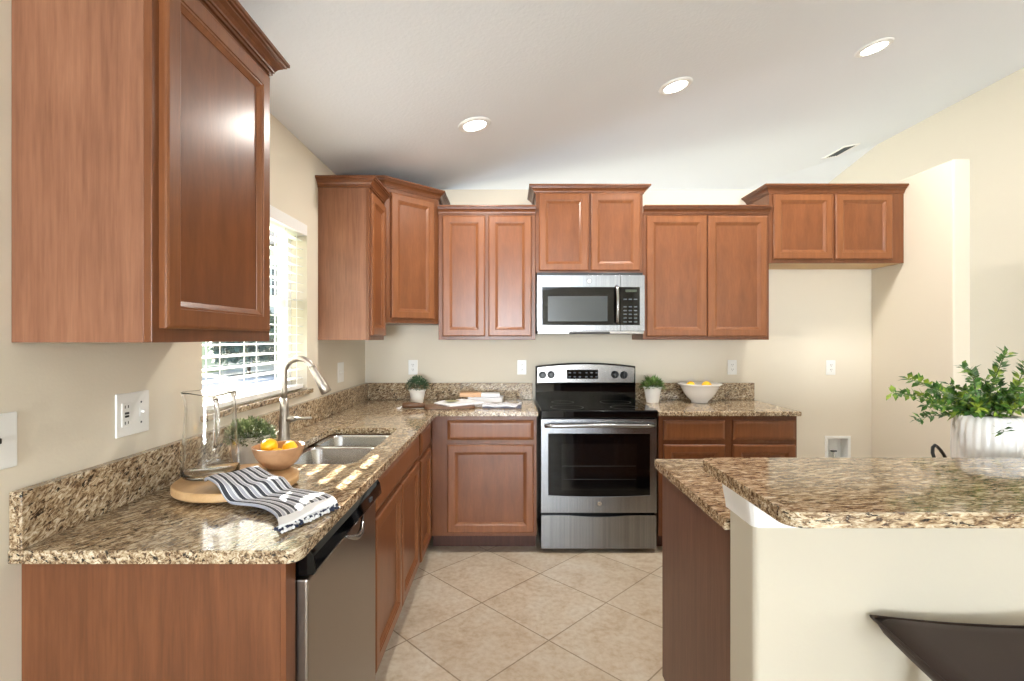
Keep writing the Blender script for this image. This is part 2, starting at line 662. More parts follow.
# windows
def window(name, x, y0, y1, z0, z1, axis='x', rail=True, grid=0, wnum=1):
    """frame and panes in the plane x (axis x) or y (axis y)"""
    root = bpy.data.objects.new(name, None)
    C.objects.link(root)
    root.location = (x, (y0 + y1) / 2, z0) if axis == 'x' else ((y0 + y1) / 2, x, z0)
    root['kind'] = 'structure'
    hw, h = (y1 - y0) / 2, z1 - z0
    if axis == 'y':
        root.rotation_euler = (0, 0, -PI / 2)
    t_ = 0.045
    mb = MB()
    mb.box(-.03, .03, -hw, -hw + t_, 0, h)
    mb.box(-.03, .03, hw - t_, hw, 0, h)
    mb.box(-.03, .03, -hw + t_, hw - t_, 0, t_)
    mb.box(-.03, .03, -hw + t_, hw - t_, h - t_, h)
    mb.build('window_frame', M['vinyl'], root, bevel=0.003)
    if rail:
        MB().box(-.025, .025, -hw + t_, hw - t_, h * 0.52 - .02, h * 0.52 + .02).build('meeting_rail', M['vinyl'], root, bevel=0.003)
        MB().box(-.003, .003, -hw + t_, hw - t_, t_, h * 0.52 - .02).build('pane', M['glass'], root)
        MB().box(-.003, .003, -hw + t_, hw - t_, h * 0.52 + .02, h - t_).build('pane', M['glass'], root)
    else:
        MB().box(-.003, .003, -hw + t_, hw - t_, t_, h - t_).build('pane', M['glass'], root)
    for i in range(grid):
        yy = -hw + (i + 1) * 2 * hw / (grid + 1)
        MB().box(-.02, .02, yy - .02, yy + .02, t_, h - t_).build('mullion', M['vinyl'], root)
    return root


window('window_1', XL - 0.115, WY0, WY1, WZ0 + 0.02, WZ1)
window('window_2', YF + 0.07, -1.0, 2.2, 0.7, 2.0, 'y', False, 1)
window('window_3', YN - 0.07, -1.0, 0.85, 0.12, 2.4, 'y', False, 1)
window('window_4', XR + 0.07, -4.7, -2.5, 0.6, 2.3, 'x', False, 1)

# granite sill board in the window opening
tag(MB().box(XL - 0.085, XL + 0.012, WY0 + 0.004, WY1 - 0.004, WZ0 - 0.001, WZ0 + 0.02).box(XL + .0012, XL + .020, WY0 - .02, WY1 + .045, WZ0 - 0.004, WZ0 + 0.02).build('window_sill', M['granite_side'], bevel=0.004),
    'granite sill board under the white window blind', 'window sill')

# white wood blind in the opening
bx = XL - 0.042
bl = thing('window_blind', 'white horizontal slat blind over the sink window', 'window blind', (bx, (WY0 + WY1) / 2, WZ1))
hw = (WY1 - WY0) / 2 - 0.008
mb = MB().box(-.03, .048, -hw, hw, -.062, -.002)
mb.build('valance', M['blind'], bl, bevel=0.004)
ns = 17
pitch = 0.0465
zs = -0.085
slats = []
tm = Matrix.Rotation(R(4), 4, 'Y')
for i in range(ns):
    zz = zs - i * pitch
    sl = MB()
    sl.add([tm @ Vector(p) for p in [(-.025, -hw, -.001), (0, -hw, .0015), (.025, -hw, -.001), (.025, hw, -.001), (0, hw, .0015), (-.025, hw, -.001),
                                     (-.025, -hw, -.0036), (0, -hw, -.0011), (.025, -hw, -.0036), (.025, hw, -.0036), (0, hw, -.0011), (-.025, hw, -.0036)]],
           [(0, 1, 4, 5), (1, 2, 3, 4), (6, 11, 10, 7), (7, 10, 9, 8), (0, 6, 7, 1), (1, 7, 8, 2), (2, 8, 9, 3), (3, 9, 10, 4), (4, 10, 11, 5), (5, 11, 6, 0)])
    sl.build('slat', M['blind'], bl, loc=(0, 0, zz))
MB().box(-.026, .026, -hw, hw, zs - ns * pitch - .012, zs - ns * pitch + .010).build('bottom_rail', M['blind'], bl, bevel=0.003)
for yy in (-0.33, -0.05, 0.24, 0.37):
    for xx in (-.027, .027):
        MB().box(xx - .001, xx + .001, yy - .0022, yy + .0022, zs - ns * pitch, -.06).build('ladder_cord', M['blind'], bl)
MB().tube([(.034, -0.40, -.06), (.036, -0.40, -.45)], .004, 8).build('tilt_wand', M['blind'], bl)

# ---------------------------------------------------------------- cabinets
def door_part(name, x0, x1, z0, z1, y, parent, kind='door', fm=None, pm=None):
    """framed door standing on the face plane y, front towards -y"""
    fm = fm or M['cabinet']
    pm = pm or M['cab_panel']
    mb = MB()
    w_, h_ = x1 - x0, z1 - z0
    if kind == 'door':
        fwid = 0.046
        rings = [(0, 0), (0, -.013), (.003, -.0165), (.008, -.0190), (fwid, -.019), (fwid + .0015, -.0155), (fwid + .006, -.0150), (fwid + .008, -.0125), (fwid + .020, -.0065), (fwid + .0205, -.0045)]
    else:
        rings = [(0, 0), (0, -.010), (.004, -.0125), (.012, -.0165), (.018, -.019), (.026, -.0195)]
    vs = []
    for ins, yy in rings:
        vs += [(ins, yy, ins), (w_ - ins, yy, ins), (w_ - ins, yy, h_ - ins), (ins, yy, h_ - ins)]
    fs = []
    n = len(rings)
    for k in range(n - 1):
        for i in range(4):
            j = (i + 1) % 4
            fs.append((k * 4 + i, k * 4 + j, (k + 1) * 4 + j, (k + 1) * 4 + i))
    fs.append((3, 2, 1, 0))
    if kind != 'door':
        fs.append(tuple((n - 1) * 4 + i for i in range(4)))
    mb.add(vs, fs)
    o = mb.build(name, fm, parent, loc=(x0, y, z0))
    if kind == 'door':
        ins = rings[-1][0]
        MB().box(ins - .004, w_ - ins + .004, -.0046, -.002, ins - .004, h_ - ins + .004).build('panel', pm, o)
    return o


CROWN = [(0, 0), (.007, 0), (.007, .009), (.012, .010), (.013, .016), (.020, .026), (.031, .034), (.032, .039), (.040, .040), (.041, .045), (.047, .047), (.047, .057), (0, .057)]


def crown_part(parent, path, z, m=None):
    """moulding swept along a plan path, cabinet on the left-hand side of travel"""
    path = [Vector(p) for p in path]
    n = len(path)
    offs = []
    for i in range(n):
        ds = []
        if i > 0: ds.append((path[i] - path[i - 1]).normalized())
        if i < n - 1: ds.append((path[i + 1] - path[i]).normalized())
        ns_ = [Vector((d.y, -d.x)) for d in ds]
        if len(ns_) == 1:
            offs.append(ns_[0])
        else:
            b = (ns_[0] + ns_[1]).normalized()
            offs.append(b / max(0.2, b.dot(ns_[0])))
    k = len(CROWN)
    vs = []
    for p, o in zip(path, offs):
        for (out, zz) in CROWN:
            vs.append((p.x + o.x * out, p.y + o.y * out, z + zz))
    fs = []
    for i in range(n - 1):
        for j in range(k):
            j2 = (j + 1) % k
            fs.append((i * k + j, (i + 1) * k + j, (i + 1) * k + j2, i * k + j2))
    fs.append(tuple(range(k)))
    fs.append(tuple((n - 1) * k + j for j in range(k - 1, -1, -1)))
    return MB().add(vs, fs).build('crown_moulding', m or M['cab_frame'], parent)


def upper(label, loc, rot, w_, d, h, doors, crown, end=None, name='wall_cabinet', under=None):
    r = thing(name, label, 'wall cabinet', loc, rot)
    f = 0.019
    mb = MB().box(0, w_, -(d - f), -.001, 0, h)
    mb.build('carcass', end or M['cabinet'], r, bevel=0.001)
    MB().box(0, w_, -d, -(d - f), 0, h).build('face_frame', M['cab_frame'], r, bevel=0.0015)
    if under:
        MB().box(.015, w_ - .015, -(d - f) + .003, -.012, -.002, -.0002).build('underside', under, r)
    for q in doors:
        door_part('door', *q, -d, r)
    if crown:
        crown_part(r, crown, h - 0.011)
    return r


UH = 0.892
ZU = 1.372
# by the window, near end
cab_near = upper('big wall cabinet above the power outlet, its wood grain side facing the room', (XL, 1.109, ZU), PI / 2, 0.545, 0.313, UH,
      [(0.022, 0.515, 0.032, UH - 0.035)], [(0.0, -.001), (0.0, -0.313), (0.545, -0.313), (0.545, -.001)], M['laminate'])
# past the window
upper('narrow wall cabinet between the window and the corner cabinet', (XL, 2.89, ZU), PI / 2, 0.339, 0.297, UH,
      [(0.018, 0.322, 0.026, UH - 0.035)], [(0.0, -.001), (0.0, -0.297), (0.339, -0.297)], M['laminate'])
# corner
ZC = 1.484
r = thing('corner_wall_cabinet', 'angled corner wall cabinet with a single door, mounted higher', 'wall cabinet', (XL, YB, ZC))
poly = [(0, -.001), (0, -.609), (.297, -.609), (.607, -.299), (.607, -.001)]
MB().prism([(0.001, -.001), (0.001, -.606), (.293, -.606), (.293 + .012, -.594), (.592, -.307), (.604, -.295), (.604, -.001)], 0, UH).build('carcass', M['cab_frame'], r, bevel=0.001)
fr_ = bpy.data.objects.new('face_frame', None)
bpy.data.objects.remove(fr_)
a = Vector((.297, -.609)); b = Vector((.607, -.299)); wd = (b - a).length
fm_ = MB().box(0, wd, 0, .014, 0, UH).build('face_frame', M['cab_frame'], r, loc=(a.x, a.y, 0), bevel=0.0015)
fm_.rotation_euler = (0, 0, PI / 4)
dd = door_part('door', 0, wd - .095, 0, UH - .070, 0, r)
dd.location = (a.x + .0475 * math.cos(PI / 4), a.y + .0475 * math.sin(PI / 4), .030)
dd.rotation_euler = (0, 0, PI / 4)
crown_part(r, poly[1:], UH - 0.0125)
# back wall
bx0 = -0.4965
upper('two door wall cabinet between the corner cabinet and the microwave', (bx0, YB, ZU), 0, 0.187 - bx0 - .001, 0.32, UH,
      [(.030, .329, .024, UH - .022), (.352, .655, .024, UH - .022)], [(0.0, -0.32), (0.187 - bx0 - .001, -0.32)])
upper('short two door wall cabinet above the microwave', (0.188, YB, 1.844), 0, 0.754, 0.32, 0.566,
      [(.022, .371, .012, .566 - .012), (.386, .733, .012, .566 - .012)],
      [(0.0, -.001), (0.0, -0.32), (0.754, -0.32), (0.754, -.001)])
upper('two door wall cabinet between the microwave and the fridge space', (0.943, YB, ZU), 0, 0.887, 0.32, UH,
      [(.022, .445, .024, UH - .022), (.452, .868, .024, UH - .022)], [(0.0, -0.32), (0.887, -0.32)])
upper('short two door wall cabinet over the empty fridge space', (1.831, YB, 1.912), 0, 0.948, 0.32, 0.50,
      [(.024, .440, .026, .482), (.459, .860, .026, .482)],
      [(0.0, -.001), (0.0, -0.32), (0.948, -0.32)], under=M['underside'])


def lower(label, loc, rot, w_, d, doors, drawers, side=None, open_top=False, name='base_cabinet', toe=True, h=0.883, toe0=0, toe1=None, shelf=True):
    r = thing(name, label, 'base cabinet', loc, rot)
    f = 0.019
    t_ = 0.016
    z0 = 0.105
    mb = MB()
    mb.box(0, t_, -(d - f), -.001, z0, h)
    mb.box(w_ - t_, w_, -(d - f), -.001, z0, h)
    mb.box(t_, w_ - t_, -(d - f), -.001, z0, z0 + t_)
    mb.box(t_, w_ - t_, -.008, -.001, z0 + t_, h)
    if not open_top:
        mb.box(t_, w_ - t_, -(d - f), -.008, h - t_, h)
    mb.build('carcass', side or M['cab_frame'], r)
    MB().box(0, w_, -d, -(d - f), z0, h).build('face_frame', M['cab_frame'], r, bevel=0.0015)
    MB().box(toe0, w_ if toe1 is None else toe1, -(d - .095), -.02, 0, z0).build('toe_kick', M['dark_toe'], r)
    for q in doors:
        door_part('door', *q, -d, r)
    for q in drawers:
        door_part('drawer', *q, -d, r, 'drawer')
    return r


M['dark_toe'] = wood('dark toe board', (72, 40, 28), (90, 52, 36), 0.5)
D0 = 0.60           # base depth to the face
# window wall run (local x = along the wall, away from the camera)
rx = XL + D0
lower('sink base cabinet with two doors beside the dishwasher', (XL, 1.818, 0), PI / 2, 0.92, D0,
      [(.018, .466, .150, .715), (.474, .905, .150, .715)], [(.018, .905, .735, .858)], open_top=True)
lower('narrow base cabinet next to the inner corner, one drawer over one door', (XL, 2.740, 0), PI / 2, 0.49, D0,
      [(.05, .385, .130, .697)], [(.05, .385, .727, .856)])
# end panel beside the dishwasher
tag(MB().box(XL + .001, rx - .012, 1.132, 1.152, 0, .883).build('end_panel', M['laminate_red'], bevel=0.001),
    'reddish wood end panel under the granite counter by the dishwasher', 'end panel')
tag(MB().box(rx - .012, rx, 1.132, 1.183, 0, .883).build('filler_strip', M['cab_frame'], bevel=0.001),
    'narrow wood strip between the end panel and the dishwasher', 'filler strip')
# back wall, left of the range
lower('base cabinet between the inner corner and the range, one drawer', (-0.503, YB, 0), 0, 0.682, 0.61,
      [(.106, .662, .131, .697)], [(.106, .662, .727, .854)])
lower('base cabinet beyond the range with two drawers, toward the fridge space', (0.966, YB, 0), 0, 0.893, 0.61,
      [(.030, .425, .131, .697), (.478, .878, .131, .697)], [(.030, .425, .727, .854), (.478, .878, .727, .854)])

# ---------------------------------------------------------------- counters
ZT0, ZT1 = 0.884, 0.914
CX = -0.464
sink_hole = rrect(-0.925, -0.575, 1.86, 2.61, 0.045)[::-1]
outer = [(XL + .001, 1.101)] + arc(CX - .035, 1.101 + .035, .035, -90, 0, 6) + [(CX, 3.194), (0.186, 3.194), (0.186, YB - .001), (XL + .001, YB - .001)]
ct = slab('countertop', outer, [sink_hole], ZT0, ZT1, M['granite'], origin=(-0.7, 2.3, ZT0))
tag(ct, 'l-shaped speckled granite countertop with the sink cut into it', 'countertop')
outer = [(0.957, 3.194), (1.872, 3.194), (1.872, YB - .001), (0.957, YB - .001)]
ct = slab('countertop', outer, [], ZT0, ZT1, M['granite'], origin=(1.4, 3.5, ZT0))
tag(ct, 'short granite countertop with the white bowl beyond the range', 'countertop')
BS = 1.042
tag(MB().box(XL + .001, XL + .030, 1.103, YB - .032, ZT1 + .0005, BS).build('backsplash', M['granite_side'], bevel=0.002),
    'long granite backsplash strip along the window wall', 'backsplash')
tag(MB().box(XL + .001, 0.180, YB - .030, YB - .001, ZT1 + .0005, BS).build('backsplash', M['granite_back'], bevel=0.002),
    'granite backsplash strip behind the open book and range side counter', 'backsplash')
tag(MB().box(0.962, 1.872, YB - .030, YB - .001, ZT1 + .0005, BS).build('backsplash', M['granite_back'], bevel=0.002),
    'granite backsplash strip behind the white bowl', 'backsplash')

# ---------------------------------------------------------------- sink
sk = thing('kitchen_sink', 'double bowl stainless steel sink set under the granite', 'sink', (-0.75, 2.19, 0.884))


def basin(y0, y1, x0, x1, depth, ztop):
    mb = MB()
    loops = []
    lv = [(-.012, 0), (0, 0), (0.004, -.01), (.010, -depth * 0.8), (.018, -depth * .93), (.034, -depth)]
    for ins, z in lv:
        loops.append([(x, y, z + ztop) for x, y in rrect(x0 + ins, x1 - ins, y0 + ins, y1 - ins, max(.012, .05 - max(ins, 0) * .3))])
    n = len(loops[0])
    vs = [p for l in loops for p in l]
    fs = []
    for k in range(len(loops) - 1):
        for i in range(n):
            j = (i + 1) % n
            fs.append((k * n + i, k * n + j, (k + 1) * n + j, (k + 1) * n + i))
    fs.append(tuple((len(loops) - 1) * n + i for i in range(n)))
    mb.add(vs, fs)
    o = mb.build('basin', M['sink'], sk, smooth=True)
    cx_, cy_ = (x0 + x1) / 2, (y0 + y1) / 2
    d_ = MB().lathe([(0, .003), (.028, .001), (.040, .005), (.045, .003), (.045, .0008)], (cx_, cy_, ztop - depth), 24)
    d_.build('drain', M['chrome'], o, smooth=True)


basin(-.315, .120, -.160, .160, .19, -.004)
basin(.144, .405, -.160, .160, .20, -.004)

# faucet
fc = thing('faucet', 'brushed nickel pull-down gooseneck faucet behind the sink', 'faucet', (-1.005, 2.235, ZT1))
MB().lathe([(0, 0), (.030, 0), (.030, .006), (.026, .010), (.024, .03), (.0205, .12), (.0185, .16), (.0175, .20), (0, .20)], (0, 0, 0.0005), 28).build('base', M['nickel'], fc, smooth=True)
pts = [(0, 0, .19), (0, 0, .23), (0, 0, .27), (0, 0, .31)]
rr = .066
for i in range(1, 15):
    a = PI - R(158) * i / 14
    pts.append((rr + rr * math.cos(a), 0, .312 + rr * math.sin(a)))
MB().tube(pts, .0135, 16).build('spout', M['nickel'], fc, smooth=True)
p0 = Vector(pts[-1]); dr = (Vector(pts[-1]) - Vector(pts[-2])).normalized()
dr = (dr + Vector((0.05, 0, -0.02))).normalized()
MB().tube([p0 - dr * .004, p0 + dr * .02, p0 + dr * .05, p0 + dr * .09, p0 + dr * .126, p0 + dr * .129],
          [.0145, .0155, .0175, .0215, .024, .020], 20).build('spray_head', M['nickel'], fc, smooth=True)
MB().tube([(0.010, 0, .105), (.034, 0, .107), (.05, 0, .108)], [.016, .015, .011], 16).build('handle_hub', M['nickel'], fc, smooth=True)
MB().tube([(.045, 0, .108), (.08, -.004, .111), (.125, -.008, .114)], [.009, .0065, .0055], 12).build('lever', M['nickel'], fc, smooth=True)

# ---------------------------------------------------------------- dishwasher
dw = thing('dishwasher', 'stainless dishwasher with black control strip under the counter', 'dishwasher', (XL, 1.190, 0), PI / 2)
MB().box(.004, .612, -.575, -.03, .02, .876).build('body', M['black_plastic'], dw)
MB().box(.004, .612, -.625, -.576, .115, .806).build('door', M['dw_steel'], dw, bevel=0.006, seg=3)
mb = MB()
prof = [(-.576, .810), (-.640, .816), (-.646, .826), (-.640, .862), (-.628, .880), (-.576, .880)]
vs = [(.002, y, z) for y, z in prof] + [(.614, y, z) for y, z in prof]
n = len(prof)
mb.add(vs, [tuple(range(n)), tuple(range(2 * n - 1, n - 1, -1))] + [(i, (i + 1) % n, n + (i + 1) % n, n + i) for i in range(n)])
cp = mb.build('control_strip', M['black_gloss'], dw, bevel=0.003)
# curved pull below the strip
pts = []
for i in range(13):
    u = i / 12
    pts.append((.25 + .17 * u, -.633 - .016 * math.sin(PI * u), .812 - .030 * math.sin(PI * u)))
MB().tube(pts, [.004 + .005 * math.sin(PI * i / 12) for i in range(13)], 10).build('handle', M['steel'], dw, smooth=True)
for i in range(8):
    MB().box(.08 + i * .055, .105 + i * .055, -.6465, -.640, .838, .850).build('button', M['key'], cp) if i == 7 else None
MB().box(.02, .596, -.55, -.535, .0, .10).build('toe_plate', M['black_plastic'], dw)

# ---------------------------------------------------------------- range
rg = thing('range', 'freestanding electric range with black glass top and steel oven door', 'range', (0.577, YB, 0))
hw = 0.3715
MB().box(-hw, hw, -.585, -.03, .03, .896).build('body', M['black'], rg, bevel=0.003)
ck = MB().box(-hw - .004, hw + .004, -.648, -.075, .872, .922).build('cooktop', M['black_gloss'], rg, bevel=0.006, seg=3)
for (x, y, r_) in ((-.19, -.50, .105), (.19, -.50, .085), (-.19, -.23, .075), (.19, -.23, .105)):
    MB().lathe([(r_, .9221), (r_ + .003, .9224), (r_ + .006, .9221)], (x, y, 0), 40).build('burner_ring', M['rack'], ck)
# backguard with an arched top
n = 17
def archz(u): return 1.172 + .026 * (1 - (2 * u - 1) ** 2)
hw = .3765
poly = [(-hw, .90)] + [(hw, .90)] + [(hw - 2 * hw * i / (n - 1), archz(i / (n - 1))) for i in range(n)]
bgd = MB().extrude_y(poly, -.072, -.012)
bgd = bgd.build('backguard', M['black_gloss'], rg, bevel=0.004)
poly = [(-hw + .010, 1.048), (hw - .010, 1.048)] + [(hw - .010 - 2 * (hw - .010) * i / (n - 1), archz(i / (n - 1)) - .009) for i in range(n)]
cpn = MB().extrude_y(poly, -.084, -.0725).build('control_panel', M['steel'], rg, bevel=0.003)
MB().box(-.142, .092, -.087, -.0842, 1.078, 1.146).build('display', M['black_gloss'], cpn, bevel=0.002)
for i in range(12):
    x = -.130 + (i % 6) * .038 + (.012 if i % 6 > 2 else 0)
    MB().box(x, x + .017, -.0878, -.0872, 1.090 + (i // 6) * .030, 1.098 + (i // 6) * .030).build('button', M['key'], cpn)
for x in (-.325, -.262, .218, .285):
    kn = MB().lathe([(0, .030), (.018, .030), (.021, .026), (.022, .010), (.028, .006), (.028, 0), (0, 0)], (x, -.0845, 1.107 if abs(x) > .27 else 1.110), 24, axis='y')
    k_ = kn.build('knob', M['black_plastic'], rg, smooth=False, bevel=0.001)
    MB().box(x - .0035, x + .0035, -.122, -.112, 1.108 - .019, 1.108 + .019).build('grip', M['black_plastic'], k_)
# oven door
hw = .3715
DZ0, DZ1 = .262, .864
od = MB()
W0, W1, Z0, Z1 = -.325, .328, .376, .770
yF, yB = -.632, -.588
# front frame ring with an opening whose lower edge sags slightly
top = [(W0 + (W1 - W0) * i / 12, Z1) for i in range(13)]
bot = [(W0 + (W1 - W0) * i / 12, Z0 - .010 * (1 - (i / 6 - 1) ** 2)) for i in range(13)]
ox = [(-hw + 2 * hw * i / 12) for i in range(13)]
vs = []
for i in range(13):
    for y in (yF, yB):
        vs += [(ox[i], y, DZ1), (top[i][0], y, top[i][1]), (bot[i][0], y, bot[i][1]), (ox[i], y, DZ0)]
fs = []
for i in range(12):
    a, b = i * 8, (i + 1) * 8
    fs += [(a, b, b + 1, a + 1), (a + 2, b + 2, b + 3, a + 3)]
    fs += [(a + 4, a + 5, b + 5, b + 4), (a + 6, a + 7, b + 7, b + 6)]
    fs += [(a + 1, b + 1, b + 5, a + 5), (a + 2, a + 6, b + 6, b + 2), (a, a + 4, b + 4, b), (a + 3, b + 3, b + 7, a + 7)]
e = 12 * 8
fs += [(0, 1, 2, 3), (4, 7, 6, 5), (0, 3, 7, 4), (1, 5, 6, 2), (e, e + 3, e + 2, e + 1), (e + 4, e + 5, e + 6, e + 7), (e, e + 4, e + 7, e + 3), (e + 1, e + 2, e + 6, e + 5)]
od.add(vs, fs)
od_o = od.build('oven_door', M['steel_v'], rg, bevel=0.002)
MB().box(W0 - .002, W1 + .002, yF + .003, yF + .010, Z0 - .012, Z1 + .002).build('door_glass', M['black_gloss'], od_o)
M['inner_glass'] = mat('dark smoked glass', (13, 12, 12), 0.08)
MB().box(W0 + .085, W1 - .085, yF + .0022, yF + .0032, Z0 + .03, Z1 - .065).build('inner_window', M['inner_glass'], od_o, bevel=0.0)
for i in range(2):
    MB().box(W0 + .09, W1 - .09, yF + .0016, yF + .0021, Z0 + .10 + i * .085, Z0 + .102 + i * .085).build('rack_line', M['rack'], od_o)
pts = []
for i in range(15):
    u = i / 14
    pts.append((-.350 + .700 * u, -.668 - .010 * math.sin(PI * u), .826 + .004 * math.sin(PI * u)))
MB().tube(pts, [.012] + [.014] * 13 + [.012], 14).build('handle', M['steel'], od_o, smooth=True)
for x in (-.340, .340):
    MB().box(x - .012, x + .012, -.668, yF + .001, .815, .838).build('handle_mount', M['steel'], od_o, bevel=0.003)
# round emblem: disc, ring and a small looping monogram
def emblem(parent, c, r_, y):
    e_ = MB().lathe([(0, .003), (r_ * .95, .003), (r_, .001), (r_, 0), (0, 0)], (c[0], y, c[1]), 28, axis='y').build('emblem', M['chrome'], parent, smooth=False)
    MB().lathe([(r_ * .80, .0031), (r_ * .80, .0038), (r_ * .90, .0038), (r_ * .90, .0031)], (c[0], y, c[1]), 28, axis='y', closed=True).build('ring', M['key'], e_)
    p = [(-.35, .35), (-.55, .05), (-.35, -.3), (-.1, -.05), (-.15, .3), (0.1, .1), (0.15, -.4), (.4, -.3), (.35, .02), (.1, 0), (.2, .3), (.5, .35)]
    MB().tube([(c[0] + a_ * r_, y - .0035, c[1] + b_ * r_) for a_, b_ in p], r_ * .05, 6).build('monogram', M['key'], e_)
emblem(od_o, (0.004, .322), .017, yF)
# storage drawer
dz0, dz1 = .030, .246
n = 13
poly = [(-hw + .001, dz0), (hw - .001, dz0)] + [(hw - .001 - 2 * (hw - .001) * i / (n - 1), dz1 - (.010 * max(0, 1 - ((i - 6) / 3.2) ** 2))) for i in range(n)]
MB().extrude_y(poly, -.628, -.588).build('storage_drawer', M['steel_v'], rg, bevel=0.002)
for sx in (-1, 1):
    for y in (-.53, -.08):
        MB().lathe([(0, 0), (.018, 0), (.018, .03), (0, .03)], (sx * .33, y, 0), 16).build('foot', M['black_plastic'], rg)

# ---------------------------------------------------------------- microwave
mw = thing('microwave', 'stainless over-the-range microwave with black door window and keypad', 'microwave', (0.5655, YB, 1.412))
hw = .372
H = .406
MB().box(-hw + .002, hw - .002, -.345, -.003, .004, .4295).build('body', M['black_plastic'], mw, bevel=0.003)
# steel door frame ring
mb = MB()
mb.box(-hw, .203, -.386, -.346, .324, H)
mb.box(-hw, .203, -.386, -.346, .022, .062)
mb.box(-hw, -hw + .036, -.386, -.346, .062, .324)
dr_ = mb.build('door', M['steel_v'], mw, bevel=0.001)
MB().box(-hw + .034, .152, -.3845, -.350, .060, .326).build('door_glass', M['black_gloss'], dr_)
MB().box(-hw + .075, .115, -.3855, -.3848, .088, .262).build('window_screen', M['grey_glass'], dr_)
MB().box(.152, .203, -.384, -.350, .060, .326).build('hinge_strip', M['black_gloss'], dr_)
pts = [(.178, -.386, .072), (.178, -.405, .080)] + [(.178, -.410 - .014 * math.sin(PI * i / 8),    .095 + i * .0262) for i in range(9)] + [(.178, -.405, .322), (.178, -.386, .328)]
MB().tube(pts, .0115, 12).build('handle', M['steel'], dr_, smooth=True)
emblem(dr_, (-.012, .366), .017, -.386)
mb = MB()
mb.box(.205, hw, -.386, -.346, .324, H)
mb.box(.205, hw, -.386, -.346, .022, .062)
mb.box(hw - .034, hw, -.386, -.346, .062, .324)
kp = mb.build('control_surround', M['steel_v'], mw, bevel=0.001)
pn = MB().box(.205, hw - .034, -.3845, -.350, .060, .326).build('keypad', M['black_gloss'], mw)
MB().box(.240, .318, -.3856, -.3846, .290, .308).build('display', M['lcd'], pn)
for r_ in range(7):
    if r_ == 5: continue
    for c_ in range(3):
        MB().box(.226 + c_ * .036, .248 + c_ * .036, -.3856, -.3846, .080 + r_ * .026, .088 + r_ * .026).build('button', M['key'], pn)
MB().box(-hw + .005, hw - .005, -.386, -.020, .0, .021).build('bottom_pan', M['steel'], mw, bevel=0.003)
MB().box(-.15, .13, -.3885, -.3865, .001, .014).build('vent_slot', M['slot'], mw)

# ---------------------------------------------------------------- outlets and switches
def duplex(parent, x, tall=.0):
    f_ = MB().box(x - .0165, x + .0165, -.0085, -.006, -.034, .034).build('receptacle', M['white_plastic'], parent, bevel=0.004)
    for zc in (-.018, .018):
        for dx in (-.006, .006):
            MB().box(x + dx - .0013, x + dx + .0013, -.0090, -.0084, zc - .001, zc + .007).build('slot', M['slot'], f_)
        MB().lathe([(0, .0006), (.0024, .0006), (.0024, 0), (0, 0)], (x, -.0084, zc - .008), 10, axis='y').build('slot', M['slot'], f_)


def plate(name, label, cat, loc, rot, w_, h=.116, group=None):
    r_ = thing(name, label, cat, loc, rot, group)
    MB().box(-w_ / 2, w_ / 2, -.006, -.0004, -h / 2, h / 2).build('cover_plate', M['white_plastic'], r_, bevel=0.003)
    return r_


def ox_(px): return (px - 509) * YB / F
oz_ = 1.165
outs = [(413.1, 1.160, 'white power outlet above the small round plant near the corner'),
        (521.8, 1.160, 'white power outlet between the corner counter and the range'),
        (732.0, 1.160, 'white power outlet above the white bowl'),
        (830.5, 1.158, 'white power outlet alone in the empty fridge space')]
first = plate('power_outlet', outs[0][2], 'power outlet', (ox_(outs[0][0]), YB, outs[0][1]), 0, .071, .112)
duplex(first, 0)
for px, z, lab in outs[1:]:
    c_ = copy_tree(first)
    c_.location = (ox_(px), YB, z)
    c_['label'] = lab
# on the window wall
p_ = plate('power_outlet', 'large white plate with an outlet and a switch below the big cabinet', 'power outlet', (XL, 1.464, 1.162), PI / 2, .128, .124)
g_ = MB().box(-.047, -.013, -.0088, -.006, -.034, .034).build('receptacle', M['white_plastic'], p_, bevel=0.003)
for zc in (-.023, .023):
    for dx in (-.006, .006):
        MB().box(-.030 + dx - .0014, -.030 + dx + .0014, -.0094, -.0087, zc - .004, zc + .004).build('slot', M['slot'], g_)
for zc in (-.0045, .0045):
    MB().box(-.037, -.023, -.0105, -.0087, zc - .003, zc + .003).build('test_button', M['slot'], g_)
tg = MB().box(.024, .036, -.0075, -.006, -.013, .013).build('switch', M['white_plastic'], p_)
MB().box(.0265, .0335, -.018, -.007, -.002, .006).build('toggle', M['white_plastic'], tg, bevel=0.002)
for zc in (-.03, .03):
    MB().lathe([(0, .001), (.003, .0008), (.003, 0), (0, 0)], (.030, -.006, zc), 10, axis='y').build('screw', M['key'], p_)
p_ = plate('light_switch', 'white switch plate by the near end of the granite counter', 'light switch', (XL, 1.055, 1.157), PI / 2, .128, .122)
MB().box(.010, .018, -.018, -.006, -.002, .010).build('toggle', M['slot'], p_, bevel=0.002)
p_ = plate('light_switch', 'white switch plate on the window wall under the narrow cabinet', 'light switch', (XL, 3.275, 1.160), PI / 2, .11, .13)
for x in (-.025, .025):
    MB().box(x - .004, x + .004, -.016, -.006, -.004, .008).build('toggle', M['white_plastic'], p_, bevel=0.002)
